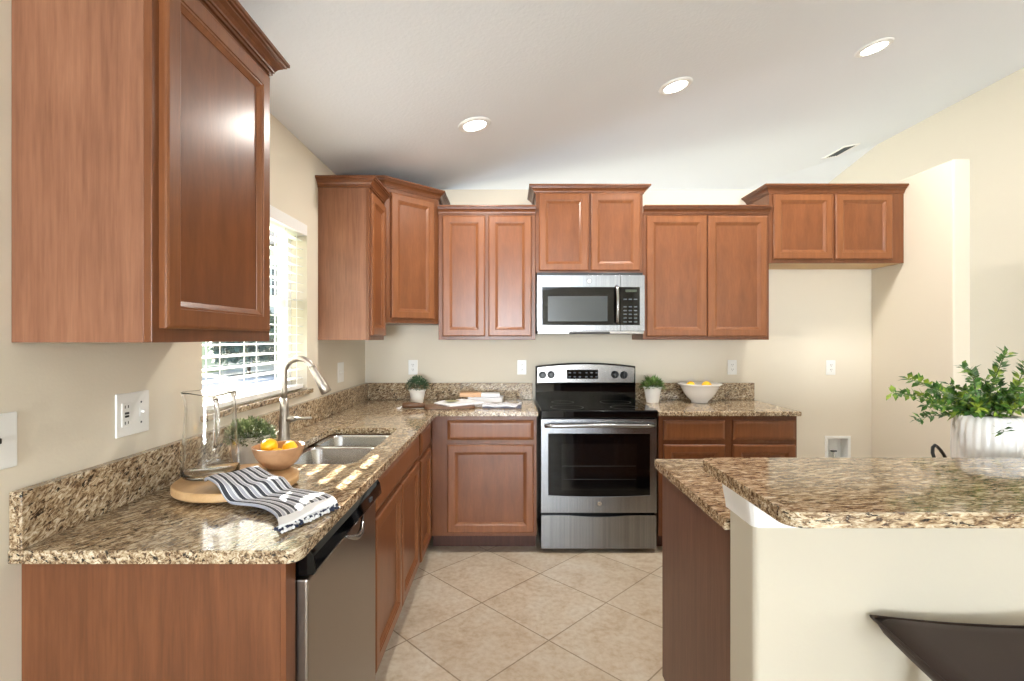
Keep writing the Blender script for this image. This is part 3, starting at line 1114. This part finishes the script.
# recessed water supply box for the fridge
wb = thing('water_supply_box', 'white recessed water supply box low in the fridge space', 'supply box', ((PX0 + PX1) / 2, YB, (PZ0 + PZ1) / 2))
hw2, hz2 = (PX1 - PX0) / 2, (PZ1 - PZ0) / 2
mb = MB()
mb.box(-hw2 - .016, -hw2 + .003, -.006, -.0004, -hz2 - .016, hz2 + .016)
mb.box(hw2 - .003, hw2 + .016, -.006, -.0004, -hz2 - .016, hz2 + .016)
mb.box(-hw2, hw2, -.006, -.0004, hz2 - .003, hz2 + .016)
mb.box(-hw2, hw2, -.006, -.0004, -hz2 - .016, -hz2 + .003)
mb.build('rim', M['white_plastic'], wb, bevel=0.001)
mb = MB()
mb.box(-hw2 + .0006, -hw2 + .003, 0, .085, -hz2 + .001, hz2 - .001)
mb.box(hw2 - .003, hw2 - .0006, 0, .085, -hz2 + .001, hz2 - .001)
mb.box(-hw2 + .003, hw2 - .003, 0, .085, -hz2 + .001, -hz2 + .003)
mb.box(-hw2 + .003, hw2 - .003, 0, .085, hz2 - .003, hz2 - .001)
mb.box(-hw2 + .003, hw2 - .003, .082, .085, -hz2 + .003, hz2 - .003)
mb.build('housing', M['white_plastic'], wb)
v_ = MB().lathe([(0, 0), (.011, 0), (.011, .035), (.007, .04), (.007, .06), (0, .06)], (0, .045, -hz2 + .003), 16).build('valve', M['chrome'], wb, smooth=False)
MB().box(-.022, .022, .036, .054, -hz2 + .062, -hz2 + .072).build('valve_handle', M['key'], v_, bevel=0.002)

# ---------------------------------------------------------------- peninsula
PW = 0.569          # end of the half wall
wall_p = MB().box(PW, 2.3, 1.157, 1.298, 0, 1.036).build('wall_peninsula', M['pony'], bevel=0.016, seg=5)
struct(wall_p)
# white moulding just under the bar
prof = [(0, 0), (.006, 0), (.008, .016), (.012, .036), (.018, .070), (.020, .091), (0, .091)]
path = [(PW, 1.2975, 1, 0)] + [(PW + .012 - .012 * math.cos(R(a_)), 1.157 + .012 - .012 * math.sin(R(a_)), math.cos(R(a_)), math.sin(R(a_))) for a_ in (0, 22, 45, 68, 90)] + [(2.3, 1.157, 0, 1)]
n = len(prof)
vs = []
for x, y, ax, ay in path:
    vs += [(x - o_ * ax, y - o_ * ay, .945 + z) for o_, z in prof]
fs = [tuple(range(n)), tuple((len(path) - 1) * n + i for i in range(n - 1, -1, -1))]
for k in range(len(path) - 1):
    fs += [(k * n + i, (k + 1) * n + i, (k + 1) * n + (i + 1) % n, k * n + (i + 1) % n) for i in range(n)]
mb = MB().add(vs, fs)
struct(mb.build('trim_1', M['trim']))

# cabinet of the peninsula, its doors face the range
pc = lower('peninsula base cabinet with a plain brown wood end panel', (2.3, 1.2995, 0), PI, 2.3 - .585, 0.597,
           [(.03, .43, .131, .697), (.44, .84, .131, .697), (.87, 1.27, .131, .697), (1.28, 1.68, .131, .697)],
           [(.03, .43, .727, .854), (.44, .84, .727, .854), (.87, 1.27, .727, .854), (1.28, 1.68, .727, .854)],
           side=M['laminate_dark'], toe1=2.3 - .585 - .003)
MB().box(2.3 - .585, 2.3 - .585 + .004, -.594, -.001, .105, .883).build('end_panel', M['laminate_dark'], pc)
MB().box(2.3 - .585, 2.3 - .585 + .004, -.52, -.001, .0, .105).build('end_panel', M['laminate_dark'], pc)
# lower counter and raised bar top
outer = [(.560, 1.2995), (2.3, 1.2995), (2.3, 1.939)] + arc(.560 + .012, 1.939 - .012, .012, 90, 180, 4)
ct = slab('countertop', outer, [], ZT0, ZT1, M['granite_bar'], origin=(1.2, 1.6, ZT0))
tag(ct, 'lower granite countertop of the peninsula behind the raised bar', 'countertop')
BZ0, BZ1 = 1.037, 1.066
outer = arc(.505 + .035, .905 + .035, .035, 180, 270, 6) + [(2.3, .905), (2.3, 1.323)] + arc(.505 + .025, 1.323 - .025, .025, 90, 180, 5)
ct = slab('bar_counter', outer, [], BZ0, BZ1, M['granite_bar'], origin=(1.0, 1.1, BZ0), bevel=0.008)
tag(ct, 'raised granite bar counter on the cream half wall', 'bar counter')

# ---------------------------------------------------------------- stool
stl = thing('bar_stool', 'dark brown leather backless bar stool at the half wall', 'bar stool', (1.018, .938, 0.008), R(-6))
mb = MB()
nx, ny = 16, 14
tp, bt = [], []
for j in range(ny + 1):
    for i in range(nx + 1):
        u, v_ = i / nx * 2 - 1, j / ny * 2 - 1
        # rounded outline
        x = .215 * u * (1 - .03 * v_ * v_)
        y = .185 * v_ * (1 - .03 * u * u)
        edge = max(abs(u), abs(v_))
        drop = 0.016 * max(0, (edge - .82) / .18) ** 2
        z = .742 + .012 * u * u - drop
        tp.append((x, y, z))
        bt.append((x * .93, y * .93, .704 + .006 * u * u))
n = (nx + 1) * (ny + 1)
fs = []
for j in range(ny):
    for i in range(nx):
        a = j * (nx + 1) + i
        fs.append((a, a + 1, a + nx + 2, a + nx + 1))
        fs.append((n + a, n + a + nx + 1, n + a + nx + 2, n + a + 1))
per = [i for i in range(nx + 1)] + [(j + 1) * (nx + 1) - 1 for j in range(1, ny + 1)] + [ny * (nx + 1) + i for i in range(nx - 1, -1, -1)] + [j * (nx + 1) for j in range(ny - 1, 0, -1)]
for k in range(len(per)):
    a, b = per[k], per[(k + 1) % len(per)]
    fs.append((a, n + a, n + b, b))
mb.add(tp + bt, fs)
so = mb.build('seat', M['leather'], stl, smooth=True)
pts = [(.215 * u, .185 * v_, .731 + .008 * u * u) for u, v_ in
       [(-1 + 2 * i / 10, -1) for i in range(10)] + [(1, -1 + 2 * i / 10) for i in range(10)] + [(1 - 2 * i / 10, 1) for i in range(10)] + [(-1, 1 - 2 * i / 10) for i in range(11)]]
MB().tube([(x * .985, y * .985, z) for x, y, z in pts], .0035, 6).build('piping', M['leather'], so, smooth=True)
for sx in (-1, 1):
    for sy in (-1, 1):
        MB().tube([(sx * .095, sy * .085, .71), (sx * .170, sy * .145, -.008)], [.020, .015], 4).build('leg', M['dark_wood'], stl)
for sy in (-1, 1):
    MB().box(-.152, .152, sy * .132 - .01, sy * .132 + .01, .22, .25).build('stretcher', M['dark_wood'], stl)
for sx in (-1, 1):
    MB().box(sx * .150 - .01, sx * .150 + .01, -.125, .125, .30, .33).build('stretcher', M['dark_wood'], stl)

# ---------------------------------------------------------------- plants
def leaf(mb, p, d, up, ln, wd):
    d = d.normalized()
    s = d.cross(up)
    if s.length < 1e-4: s = d.cross(Vector((1, 0, 0)))
    s.normalize()
    n_ = s.cross(d).normalized()
    a = p
    b = p + d * ln * .5 + n_ * ln * .08
    c_ = p + d * ln
    mb.add([a, b + s * wd * .5, c_, b - s * wd * .5, b - n_ * ln * .04], [(0, 1, 4), (1, 2, 4), (2, 3, 4), (3, 0, 4)])


def dome_foliage(name, c, rx_, rz_, n, ln, wd, m_, parent, seed, flop=0.5):
    g = random.Random(seed)
    mb = MB()
    for i in range(n):
        a = g.uniform(0, 2 * PI)
        e = math.asin(g.uniform(-.12, 1))
        k = g.uniform(.55, 1.0)
        dr_ = Vector((math.cos(a) * math.cos(e), math.sin(a) * math.cos(e), math.sin(e)))
        p = Vector(c) + Vector((dr_.x * rx_ * k, dr_.y * rx_ * k, dr_.z * rz_ * k))
        d = (dr_ + Vector((g.uniform(-1, 1), g.uniform(-1, 1), g.uniform(-.6, 1))) * flop)
        leaf(mb, p, d, Vector((g.uniform(-.5, .5), g.uniform(-.5, .5), 1)), ln * g.uniform(.7, 1.2), wd * g.uniform(.7, 1.2))
    return mb.build(name, m_, parent, flipcheck=False)


def pot(parent, r0, r1, h, m_, lip=.006, ribs=0, depth=.02):
    prof = [(0, 0), (r0 * .94, 0), (r0, .004), (r1, h - .012), (r1 + lip, h - .010), (r1 + lip, h), (r1 - .004, h), (r1 - .006, h - depth), (0, h - depth)]
    MB().lathe(prof, (0, 0, 0), 40).build('pot', m_, parent, smooth=False, bevel=0.0015)
    MB().lathe([(0, 0), (r1 - .007, 0), (r1 - .007, .004), (0, .006)], (0, 0, h - depth + .001), 24).build('soil', M['soil'], parent)


p1 = thing('potted_plant', 'bushy small leaved plant in a pale pot on the sill side of the sink', 'potted plant', (-.946, 1.835, ZT1 + .0005))
pot(p1, .050, .060, .112, M['pot_white'])
dome_foliage('foliage', (0, 0, .100), .084, .072, 1700, .015, .007, M['leaf_grey'], p1, 3, .8)
p2 = thing('potted_plant', 'round dark green plant in a white pot in the counter corner', 'potted plant', (-.660, 3.60, ZT1 + .0005))
pot(p2, .040, .056, .100, M['pot_white'])
dome_foliage('foliage', (0, 0, .112), .082, .085, 1300, .014, .008, M['leaf_dark'], p2, 5, .7)
p3 = thing('potted_plant', 'spiky green plant in a white pot just beyond the range', 'potted plant', (1.045, 3.64, ZT1 + .0005))
pot(p3, .044, .062, .118, M['white_ceramic'])
dome_foliage('foliage', (0, 0, .112), .070, .055, 330, .042, .013, M['leaf_mid'], p3, 9, .55)

# ribbed white pot with trailing box leaves behind the raised bar
PD = 1.50
PXc = (989 - 509) * PD / F
p4 = thing('potted_plant', 'leafy trailing plant in a ribbed white vase at the bar', 'potted plant', (PXc, PD, ZT1 + .0005))
def rib(r_, z, a, k):
    return r_ * (1 + (.055 * abs(math.cos(a * 13)) if 1 < k < 8 else 0))
MB().lathe([(0, 0), (.066, 0), (.076, .006), (.080, .05), (.083, .12), (.083, .18), (.080, .216), (.071, .235), (.060, .240), (.056, .234), (.054, .20), (0, .20)],
           (0, 0, 0), 112, fn=rib).build('vase', M['white_ceramic'], p4, smooth=True)
g = random.Random(21)
tips = [(892, 393), (908, 379), (915, 420), (925, 405), (938, 398), (950, 385), (962, 367), (975, 385), (985, 380), (1006, 353), (1030, 360), (1015, 392), (1004, 432),
        (1045, 385), (968, 392), (978, 408), (990, 398), (1003, 395), (1010, 408), (1020, 385), (958, 398), (970, 412), (1040, 410), (985, 400), (965, 405), (1000, 405), (1060, 395), (950, 412), (1022, 400), (995, 372), (930, 388), (972, 372)]
fo = MB()
st_ = MB()
for k, (px, py) in enumerate(tips):
    dd_ = PD + g.uniform(-.10, .12)
    tip = Vector(((px - 509) * dd_ / F - PXc, dd_ - PD, EYE - (py - 338.5) * dd_ / F - ZT1))
    base_ = Vector((g.uniform(-.03, .03), g.uniform(-.03, .03), .215))
    mid = base_ + (tip - base_) * .45 + Vector((0, 0, .035))
    pts = []
    n = 12
    for i in range(n + 1):
        t_ = i / n
        pts.append(base_ * (1 - t_) ** 2 + mid * 2 * t_ * (1 - t_) + tip * t_ * t_)
    st_.tube(pts, [.0022 * (1 - .6 * i / n) for i in range(n + 1)], 5)
    ln_ = (tip - base_).length
    m_ = int(max(8, ln_ / .0095))
    for i in range(m_):
        t_ = .28 + .72 * i / (m_ - 1)
        p = base_ * (1 - t_) ** 2 + mid * 2 * t_ * (1 - t_) + tip * t_ * t_
        d = ((mid - base_) * (1 - t_) + (tip - mid) * t_).normalized()
        side = d.cross(Vector((0, 0, 1))).normalized()
        ang = g.uniform(0, PI)
        sd = (side * math.cos(ang) + side.cross(d) * math.sin(ang))
        for s_ in (-1, 1):
            leaf(fo, p, d * .5 + sd * s_ + Vector((0, 0, .15)), Vector((g.uniform(-.4, .4), g.uniform(-.9, .1), 1)), g.uniform(.020, .032), g.uniform(.011, .017))
st_.build('stems', M['stem'], p4, smooth=True)
fo.build('foliage', M['leaf_bright'], p4, flipcheck=False)

# looped black cord beside the vase
cd = [(929.5, 470), (929.5, 458), (929, 452), (931, 447), (935, 445.2), (939, 447), (944, 451), (949, 456), (956, 466)]
dz = 1.45
mb = MB().tube([((x - 509) * dz / F, dz + (i - 4) * .006, max(EYE - (y - 338.5) * dz / F, ZT1 + .006)) for i, (x, y) in enumerate(cd)], .0045, 10)
tag(mb.build('cord', M['cord'], smooth=True), 'thin black cord looping up behind the raised bar', 'cord')

# ---------------------------------------------------------------- tray, jug, bowl, lemons, towel
BRD = (-.846, 1.562)
zb = ZT1 + .0005
bd = thing('serving_board', 'round pale wooden board under the jug and the wooden bowl', 'serving board', (BRD[0], BRD[1], zb))
MB().lathe([(0, .006), (.160, .006), (.172, .009), (.176, .014), (.176, .030), (.172, .034), (0, .034)], (0, 0, 0), 72).build('board', M['board'], bd, smooth=False, bevel=0.001)
for a in (30, 150, 270):
    MB().lathe([(0, 0), (.012, 0), (.012, .0065), (0, .0065)], (.12 * math.cos(R(a)), .12 * math.sin(R(a)), 0), 16).build('foot', M['board'], bd)
zt = zb + .0345

jg = thing('glass_jug', 'clear glass water jug standing on the round board', 'jug', (-.945, 1.585, zt), R(0))
def jfn(r_, z, a, k):
    # pouring lip toward the window wall
    u = max(0, math.cos(a - PI * 1.02)) ** 6
    f_ = max(0, (z - .20) / .062)
    rr_ = r_ + .016 * u * f_ ** 1.5
    zz = z + (.006 * u * f_ + .004 * math.cos(3 * a) * f_)
    return (rr_, zz)
prof_o = [(0, 0), (.070, 0), (.078, .003), (.082, .012), (.0815, .04), (.078, .10), (.0735, .17), (.070, .21), (.069, .235), (.0705, .256), (.0712, .2595), (.0705, .262)]
prof_i = [(.0690, .262), (.0680, .2595), (.0670, .256), (.0662, .235), (.0672, .21), (.0707, .17), (.0752, .10), (.0785, .04), (.0785, .018), (.072, .010), (0, .009)]
MB().lathe(prof_o + prof_i, (0, 0, 0), 64, fn=jfn).build('body', M['jug_glass'], jg, smooth=True)
hd = Vector((.62, -.78, 0)).normalized()
pts = []
for i in range(17):
    t_ = i / 16
    a = PI / 2 - PI * t_
    pts.append(hd * (.071 + .052 * math.cos(a) ** .8 if math.cos(a) > 0 else .071) + Vector((0, 0, .175 + .075 * math.sin(a))))
MB().tube(pts, .0065, 12).build('handle', M['jug_glass'], jg, smooth=True)

wbw = thing('wooden_bowl', 'small wooden bowl holding three lemons on the round board', 'bowl', (-.768, 1.668, zt))
MB().lathe([(0, 0), (.034, 0), (.038, .004), (.058, .022), (.073, .046), (.0815, .072), (.0825, .075), (.0795, .0755), (.076, .072), (.067, .046), (.052, .024), (.034, .010), (0, .008)],
           (0, 0, 0), 48).build('body', M['bowl_wood'], wbw, smooth=True)


def lemon(label, c, r_, rot, group, parent_scale=1):
    mb = MB()
    prof = [(0, -1.28), (.10, -1.24), (.18, -1.14), (.34, -1.02), (.66, -.78), (.90, -.42), (1.0, 0), (.90, .42), (.66, .78), (.36, 1.0), (.20, 1.12), (.14, 1.22), (0, 1.25)]
    mb.lathe([(a * r_, b * r_ * .98) for a, b in prof], (0, 0, 0), 24)
    o = mb.build('lemon', M['lemon'], smooth=True)
    o.location = c
    o.rotation_euler = rot
    return tag(o, label, 'lemon', group)


lemon('upright lemon, the highest in the wooden bowl', (-.797, 1.662, zt + .074), .0265, (R(60), R(10), R(60)), 'lemons in the wooden bowl')
lemon('lemon lying low at the front of the wooden bowl', (-.757, 1.634, zt + .052), .022, (R(90), 0, R(80)), 'lemons in the wooden bowl')
lemon('lemon at the sink side of the wooden bowl', (-.738, 1.684, zt + .063), .024, (R(90), 0, R(70)), 'lemons in the wooden bowl')

wh = thing('white_bowl', 'wide ribbed white ceramic bowl with lemons on the far counter', 'bowl', (1.395, 3.66, ZT1 + .0005))
prof = [(0, 0), (.055, 0), (.060, .004), (.060, .012), (.085, .034), (.105, .060), (.120, .088), (.128, .104), (.131, .106), (.133, .116), (.136, .118), (.150, .130), (.155, .136),
        (.153, .139), (.145, .134), (.126, .108), (.114, .085), (.098, .058), (.078, .034), (.050, .018), (0, .016)]
MB().lathe(prof, (0, 0, 0), 72).build('body', M['white_ceramic'], wh, smooth=True)
lemon('lemon peeking over the white bowl rim on the range side', (1.325, 3.645, ZT1 + .125), .030, (R(90), 0, R(20)), 'lemons in the white bowl')
lemon('lemon in the white bowl away from the range', (1.435, 3.63, ZT1 + .125), .032, (R(90), 0, R(80)), 'lemons in the white bowl')
lemon('lemon at the bottom of the white bowl', (1.385, 3.69, ZT1 + .060), .032, (R(90), 0, R(-30)), 'lemons in the white bowl')

# towel draped from the board down to the counter
tw = thing('striped_towel', 'grey and white striped towel draped off the round board', 'towel', (-.68, 1.42, ZT1))
A0, A1 = Vector((-.885, 1.455)), Vector((-.800, 1.578))
E0, E1 = Vector((-.548, 1.188)), Vector((-.470, 1.372))
nu, nv = 24, 48
vs, uvs = [], []
for j in range(nv + 1):
    v_ = j / nv
    for i in range(nu + 1):
        u = i / nu
        s = A0.lerp(A1, u)
        e = E0.lerp(E1, u)
        # slight sideways sweep
        p = s.lerp(e, v_)
        side = (A1 - A0).normalized()
        p = p + side * (.030 * math.sin(PI * v_) * (1 - .3 * u) - .022 * math.sin(2 * PI * v_))
        zc = .9535
        d = math.hypot(p.x - BRD[0], p.y - BRD[1])
        on = max(0.0, min(1.0, (.212 - d) / .045))
        on = on * on * (3 - 2 * on)
        z = .925 * (1 - on) + .957 * on
        z += .010 * math.exp(-((v_ - .05) / .06) ** 2) + .006 * math.sin(v_ * 14 + u * 2) * (.4 + .6 * on) * .6 + .0025 * math.sin(u * 9 + v_ * 3)
        z += .016 * math.exp(-((v_ - .16) / .10) ** 2) * (1 - abs(2 * u - 1) * .2)
        vs.append((p.x + .68, p.y - 1.42, z - ZT1 + .001))
        uvs.append((u, v_))
fs = []
for j in range(nv):
    for i in range(nu):
        a = j * (nu + 1) + i
        fs.append((a, a + 1, a + nu + 2, a + nu + 1))
me = bpy.data.meshes.new('cloth')
me.from_pydata(vs, [], fs)
uvl = me.uv_layers.new(name='UVMap')
for poly_ in me.polygons:
    for li in poly_.loop_indices:
        uvl.data[li].uv = uvs[me.loops[li].vertex_index]
me.polygons.foreach_set('use_smooth', [True] * len(me.polygons))
me.materials.append(M['towel'])
cl = bpy.data.objects.new('cloth', me)
C.objects.link(cl)
cl.parent = tw
md = cl.modifiers.new('thick', 'SOLIDIFY')
md.thickness = .0075
md.offset = -1
g = random.Random(4)
# knotted fringe, one mesh per thread colour
fr_pts = {0: [], 1: []}
for row in range(4):
    for i in range(30):
        u = (i + g.uniform(.1, .9)) / 30
        e = E0.lerp(E1, u)
        out = Vector((E1.y - E0.y, -(E1.x - E0.x))).normalized()
        q = e + out * (-.010 + .0062 * row + g.uniform(-.002, .002))
        z_ = .0125 if row < 2 else .0105 - .003 * (row - 2)
        fr_pts[0 if g.random() < .52 else 1].append((q.x + .68, q.y - 1.42, z_ + g.uniform(-.001, .0015)))
for nm, key, par in (('navy_fringe', 'navy', 0), ('white_fringe', 'white_thread', 1)):
    mb = MB()
    for p in fr_pts[par]:
        mb.ball(p, g.uniform(.0038, .0052), 1, 1, .9, 8, 6)
    mb.build(nm, M[key], tw, smooth=True)

# ---------------------------------------------------------------- things in the back corner
cb = thing('paddle_board', 'brown wooden paddle board with its handle toward the corner plant', 'cutting board', (-.53, 3.345, ZT1 + .0005), R(6))
MB().prism(rrect(-.035, .30, -.075, .085, .035), 0, .016).build('board', M['brown_board'], cb, bevel=0.003)
MB().tube([(-.03, 0, .018), (-.08, .002, .021), (-.13, .002, .022), (-.175, 0, .021), (-.182, 0, .021)], [.014, .018, .021, .020, .010], 14).build('handle', M['brown_board'], cb, smooth=True)
MB().tube([(-.180, 0, .016), (-.20, .01, .005), (-.215, -.01, .004), (-.205, -.03, .004), (-.188, -.02, .006)], .0035, 8).build('cord_loop', M['paper'], cb, smooth=True)


def open_book(nm, label, loc, rotz, w_, d_, m_page, lift=.03):
    r_ = thing(nm, label, 'book', loc, rotz)
    for s_, pn_ in ((-1, 'page_block'), (1, 'page_block')):
        mb = MB()
        n = 12
        top_ = []
        for i in range(n + 1):
            t_ = i / n
            x = s_ * w_ * t_
            z = .006 + .012 * math.sin(PI * min(1, t_ * 1.05)) ** .7 * (1 - .35 * t_) + lift * t_ * (1 if s_ < 0 else .25)
            top_.append((x, z))
        poly_ = top_ + [(s_ * w_, max(0, top_[-1][1] - .007)), (0, 0)]
        mb.extrude_y(poly_, -d_ / 2, d_ / 2)
        mb.build(pn_, m_page, r_, bevel=0)
    return r_


ob = open_book('open_cookbook', 'open cookbook with a food photograph in front of the other books', (-.335, 3.465, ZT1 + .0175), R(38), .150, .21, M['paper'], .0)
mbp = MB().lathe([(0, .0006), (.048, .0006), (.048, 0), (0, 0)], (-.070, .0, .0235), 24)
mbp.build('picture', M['picture'], ob)
MB().box(.03, .13, -.06, -.0595 + .06, .0225, .023).build('printed_text', M['key'], ob) if False else None
bk = thing('magazine', 'pale magazine lying flat under the tan book', 'magazine', (-.155, 3.70, ZT1 + .0005), R(-3))
MB().box(-.14, .11, -.075, .075, 0, .034).build('pages', M['paper'], bk, bevel=0.003)
MB().box(-.142, .112, -.077, .077, .034, .038).build('cover', M['cloth'], bk, bevel=0.001)
tb = thing('book', 'closed tan book on top of the pale magazine by the splash', 'book', (-.225, 3.71, ZT1 + .039), R(2))
MB().box(-.135, .155, -.06, .06, .003, .024).build('pages', M['paper'], tb, bevel=0.001)
MB().box(-.137, .02, -.062, .062, .0, .030).build('cover', M['tan'], tb, bevel=0.003)
fcl = thing('folded_cloth', 'light folded cloth with grey stripes beside the open cookbook', 'cloth', (-.045, 3.405, ZT1 + .0005), R(-4))
mb = MB()
n = 14
for lay in range(2):
    top_ = [(-.13 + .26 * i / n, .010 + lay * .010 + .004 * math.sin(i * .9 + lay) + (.018 if i > n - 2 else 0) * (1 - lay)) for i in range(n + 1)]
    mb.extrude_y(top_ + [(.13, lay * .010), (-.13, lay * .010)], -.07 + .01 * lay, .07 - .006 * lay)
mb.build('layers', M['cloth'], fcl, bevel=0.002)

# ---------------------------------------------------------------- ceiling lights and vent
sl_ang = math.atan(.193)
M['lamp'] = mat('lamp lens', (255, 252, 246), 0.4)
_b = M['lamp'].node_tree.nodes['Principled BSDF']
_b.inputs['Emission Color'].default_value = (1.0, .96, .9, 1)
_b.inputs['Emission Strength'].default_value = 26
LD = 2.85
labs = ['round recessed ceiling light nearest the window wall', 'middle round recessed ceiling light of the three', 'round recessed ceiling light nearest the beige side wall']
proto = None
for k, (px, lab) in enumerate(zip((474.5, 675.5, 874), labs)):
    X = (px - 509) * LD / F
    if proto is None:
        r_ = thing('ceiling_light', lab, 'ceiling light', (X, LD, ceil_z(X, LD)), 0, 'recessed lights in the vaulted ceiling')
        MB().lathe([(.062, -.001), (.066, -.010), (.084, -.008), (.094, -.003), (.095, 0), (.062, 0)], (0, 0, 0), 40).build('trim_ring', M['trim'], r_, smooth=True)
        MB().lathe([(0, -.007), (.063, -.006), (.063, -.002), (0, -.002)], (0, 0, 0), 40).build('lens', M['lamp'], r_)
        l_ = bpy.data.lights.new('lamp', 'AREA')
        l_.shape = 'DISK'
        l_.size = .13
        l_.energy = 17
        l_.color = (1.0, .94, .86)
        lo_ = bpy.data.objects.new('lamp', l_)
        C.objects.link(lo_)
        lo_.parent = r_
        lo_.location = (0, 0, -.014)
        proto = r_
    else:
        r_ = copy_tree(proto)
        r_['label'] = lab
        r_.location = (X, LD, ceil_z(X, LD))
    r_.rotation_euler = (0, -sl_ang, 0)

vt = thing('ceiling_vent', 'small slatted grey air vent high on the ceiling', 'air vent', (3.37, 5.08, ceil_z(3.37, 5.08)))
vt.rotation_euler = (0, -sl_ang, 0)
mb = MB()
mb.box(-.085, .085, -.17, -.145, -.012, 0); mb.box(-.085, .085, .145, .17, -.012, 0)
mb.box(-.085, -.065, -.145, .145, -.012, 0); mb.box(.065, .085, -.145, .145, -.012, 0)
mb.build('frame', M['trim'], vt)
MB().box(-.065, .065, -.145, .145, -.003, -.001).build('duct', M['slot'], vt)
for i in range(5):
    MB().box(-.052 + i * .024, -.044 + i * .024, -.145, .145, -.010, -.004).build('slat', M['key'], vt)

# ---------------------------------------------------------------- outside the sink window
M['sun_block'] = mat('porch roof', (220, 218, 212), 0.8)
struct(MB().box(XL - 1.2, XR + 1.2, YF + WT + .001, YF + 4.6, 2.35, 2.5).build('sun_blocker', M['sun_block']))  # unseen roof slab added to keep direct sun out of the far window
M['grass'] = leafmat('lawn', (96, 124, 60), (136, 156, 84), (176, 186, 120))
M['drive'] = mat('pale concrete', (214, 212, 204), 0.9)
M['stucco'] = mat('white stucco', (232, 232, 226), 0.9)
M['roof'] = mat('grey roof shingle', (120, 116, 112), 0.9)
M['house_window'] = mat('dark house glass', (70, 84, 96), 0.1)
M['hedge'] = leafmat('hedge leaves', (50, 82, 76), (80, 116, 112), (128, 158, 150))
struct(MB().box(-60, XL - WT - .01, -30, 60, -.30, -.06).build('ground', M['grass']))
struct(MB().box(-12.5, -6.6, -20, 60, -.06, -.045).build('trim_2', M['drive']))
g = random.Random(12)
for k, (x, y, rr_, hh, lab) in enumerate([(-13.6, 19.0, 1.3, 2.9, 'broad green shrub outside across the pale drive'), (-10.3, 19.8, 1.3, 2.6, 'rounded green shrub outside in front of the white house'),
                                     (-18.2, 21.0, 2.0, 3.6, 'tallest green shrub outside, at the end of the row'), (-7.0, 20.2, 1.2, 2.2, 'low green shrub outside near the house corner')]):
    sh = thing('shrub', lab, 'shrub', (x, y, -.06), 0, 'shrubs outside the sink window')
    mb = MB()
    for i in range(2200):
        a = g.uniform(0, 2 * PI); e = math.asin(g.uniform(-.6, 1)); kk = g.uniform(.7, 1)
        d = Vector((math.cos(a) * math.cos(e), math.sin(a) * math.cos(e), math.sin(e)))
        leaf(mb, Vector((d.x * rr_ * kk, d.y * rr_ * kk, hh * .5 + d.z * hh * .5 * kk)), d + Vector((g.uniform(-1, 1), g.uniform(-1, 1), g.uniform(-1, 1))), Vector((0, 0, 1)), .30, .20)
    mb.build('foliage', M['hedge'], sh, flipcheck=False)
    MB().tube([(0, 0, 0), (0, 0, hh * .6)], .07, 8).build('trunk', M['dark_wood'], sh)
hs = thing('house', 'white stucco neighbouring house seen through the blind', 'house', (-9.5, 25.5, -.06))
MB().box(-5, 5.2, -3, 3, 0, 5.6).build('wall', M['stucco'], hs)
MB().add([(-5.5, -3.5, 5.6), (5.7, -3.5, 5.6), (5.7, 3.5, 5.6), (-5.5, 3.5, 5.6), (-3, 0, 7.6), (3, 0, 7.6)], [(3, 2, 1, 0), (0, 1, 5, 4), (1, 2, 5), (2, 3, 4, 5), (3, 0, 4)]).build('roof', M['roof'], hs)
for (x, z) in ((-.6, 3.3), (2.2, 3.3), (-3.6, 3.3), (-3.0, .9), (1.6, .9)):
    f_ = MB().box(x - .6, x + .6, -3.06, -3.0, z, z + 1.5).build('window', M['vinyl'], hs)
    for a_ in (-.53, .03):
        for b_ in (.07, .78):
            MB().box(x + a_, x + a_ + .5, -3.08, -3.061, z + b_, z + b_ + .65).build('pane', M['house_window'], f_)
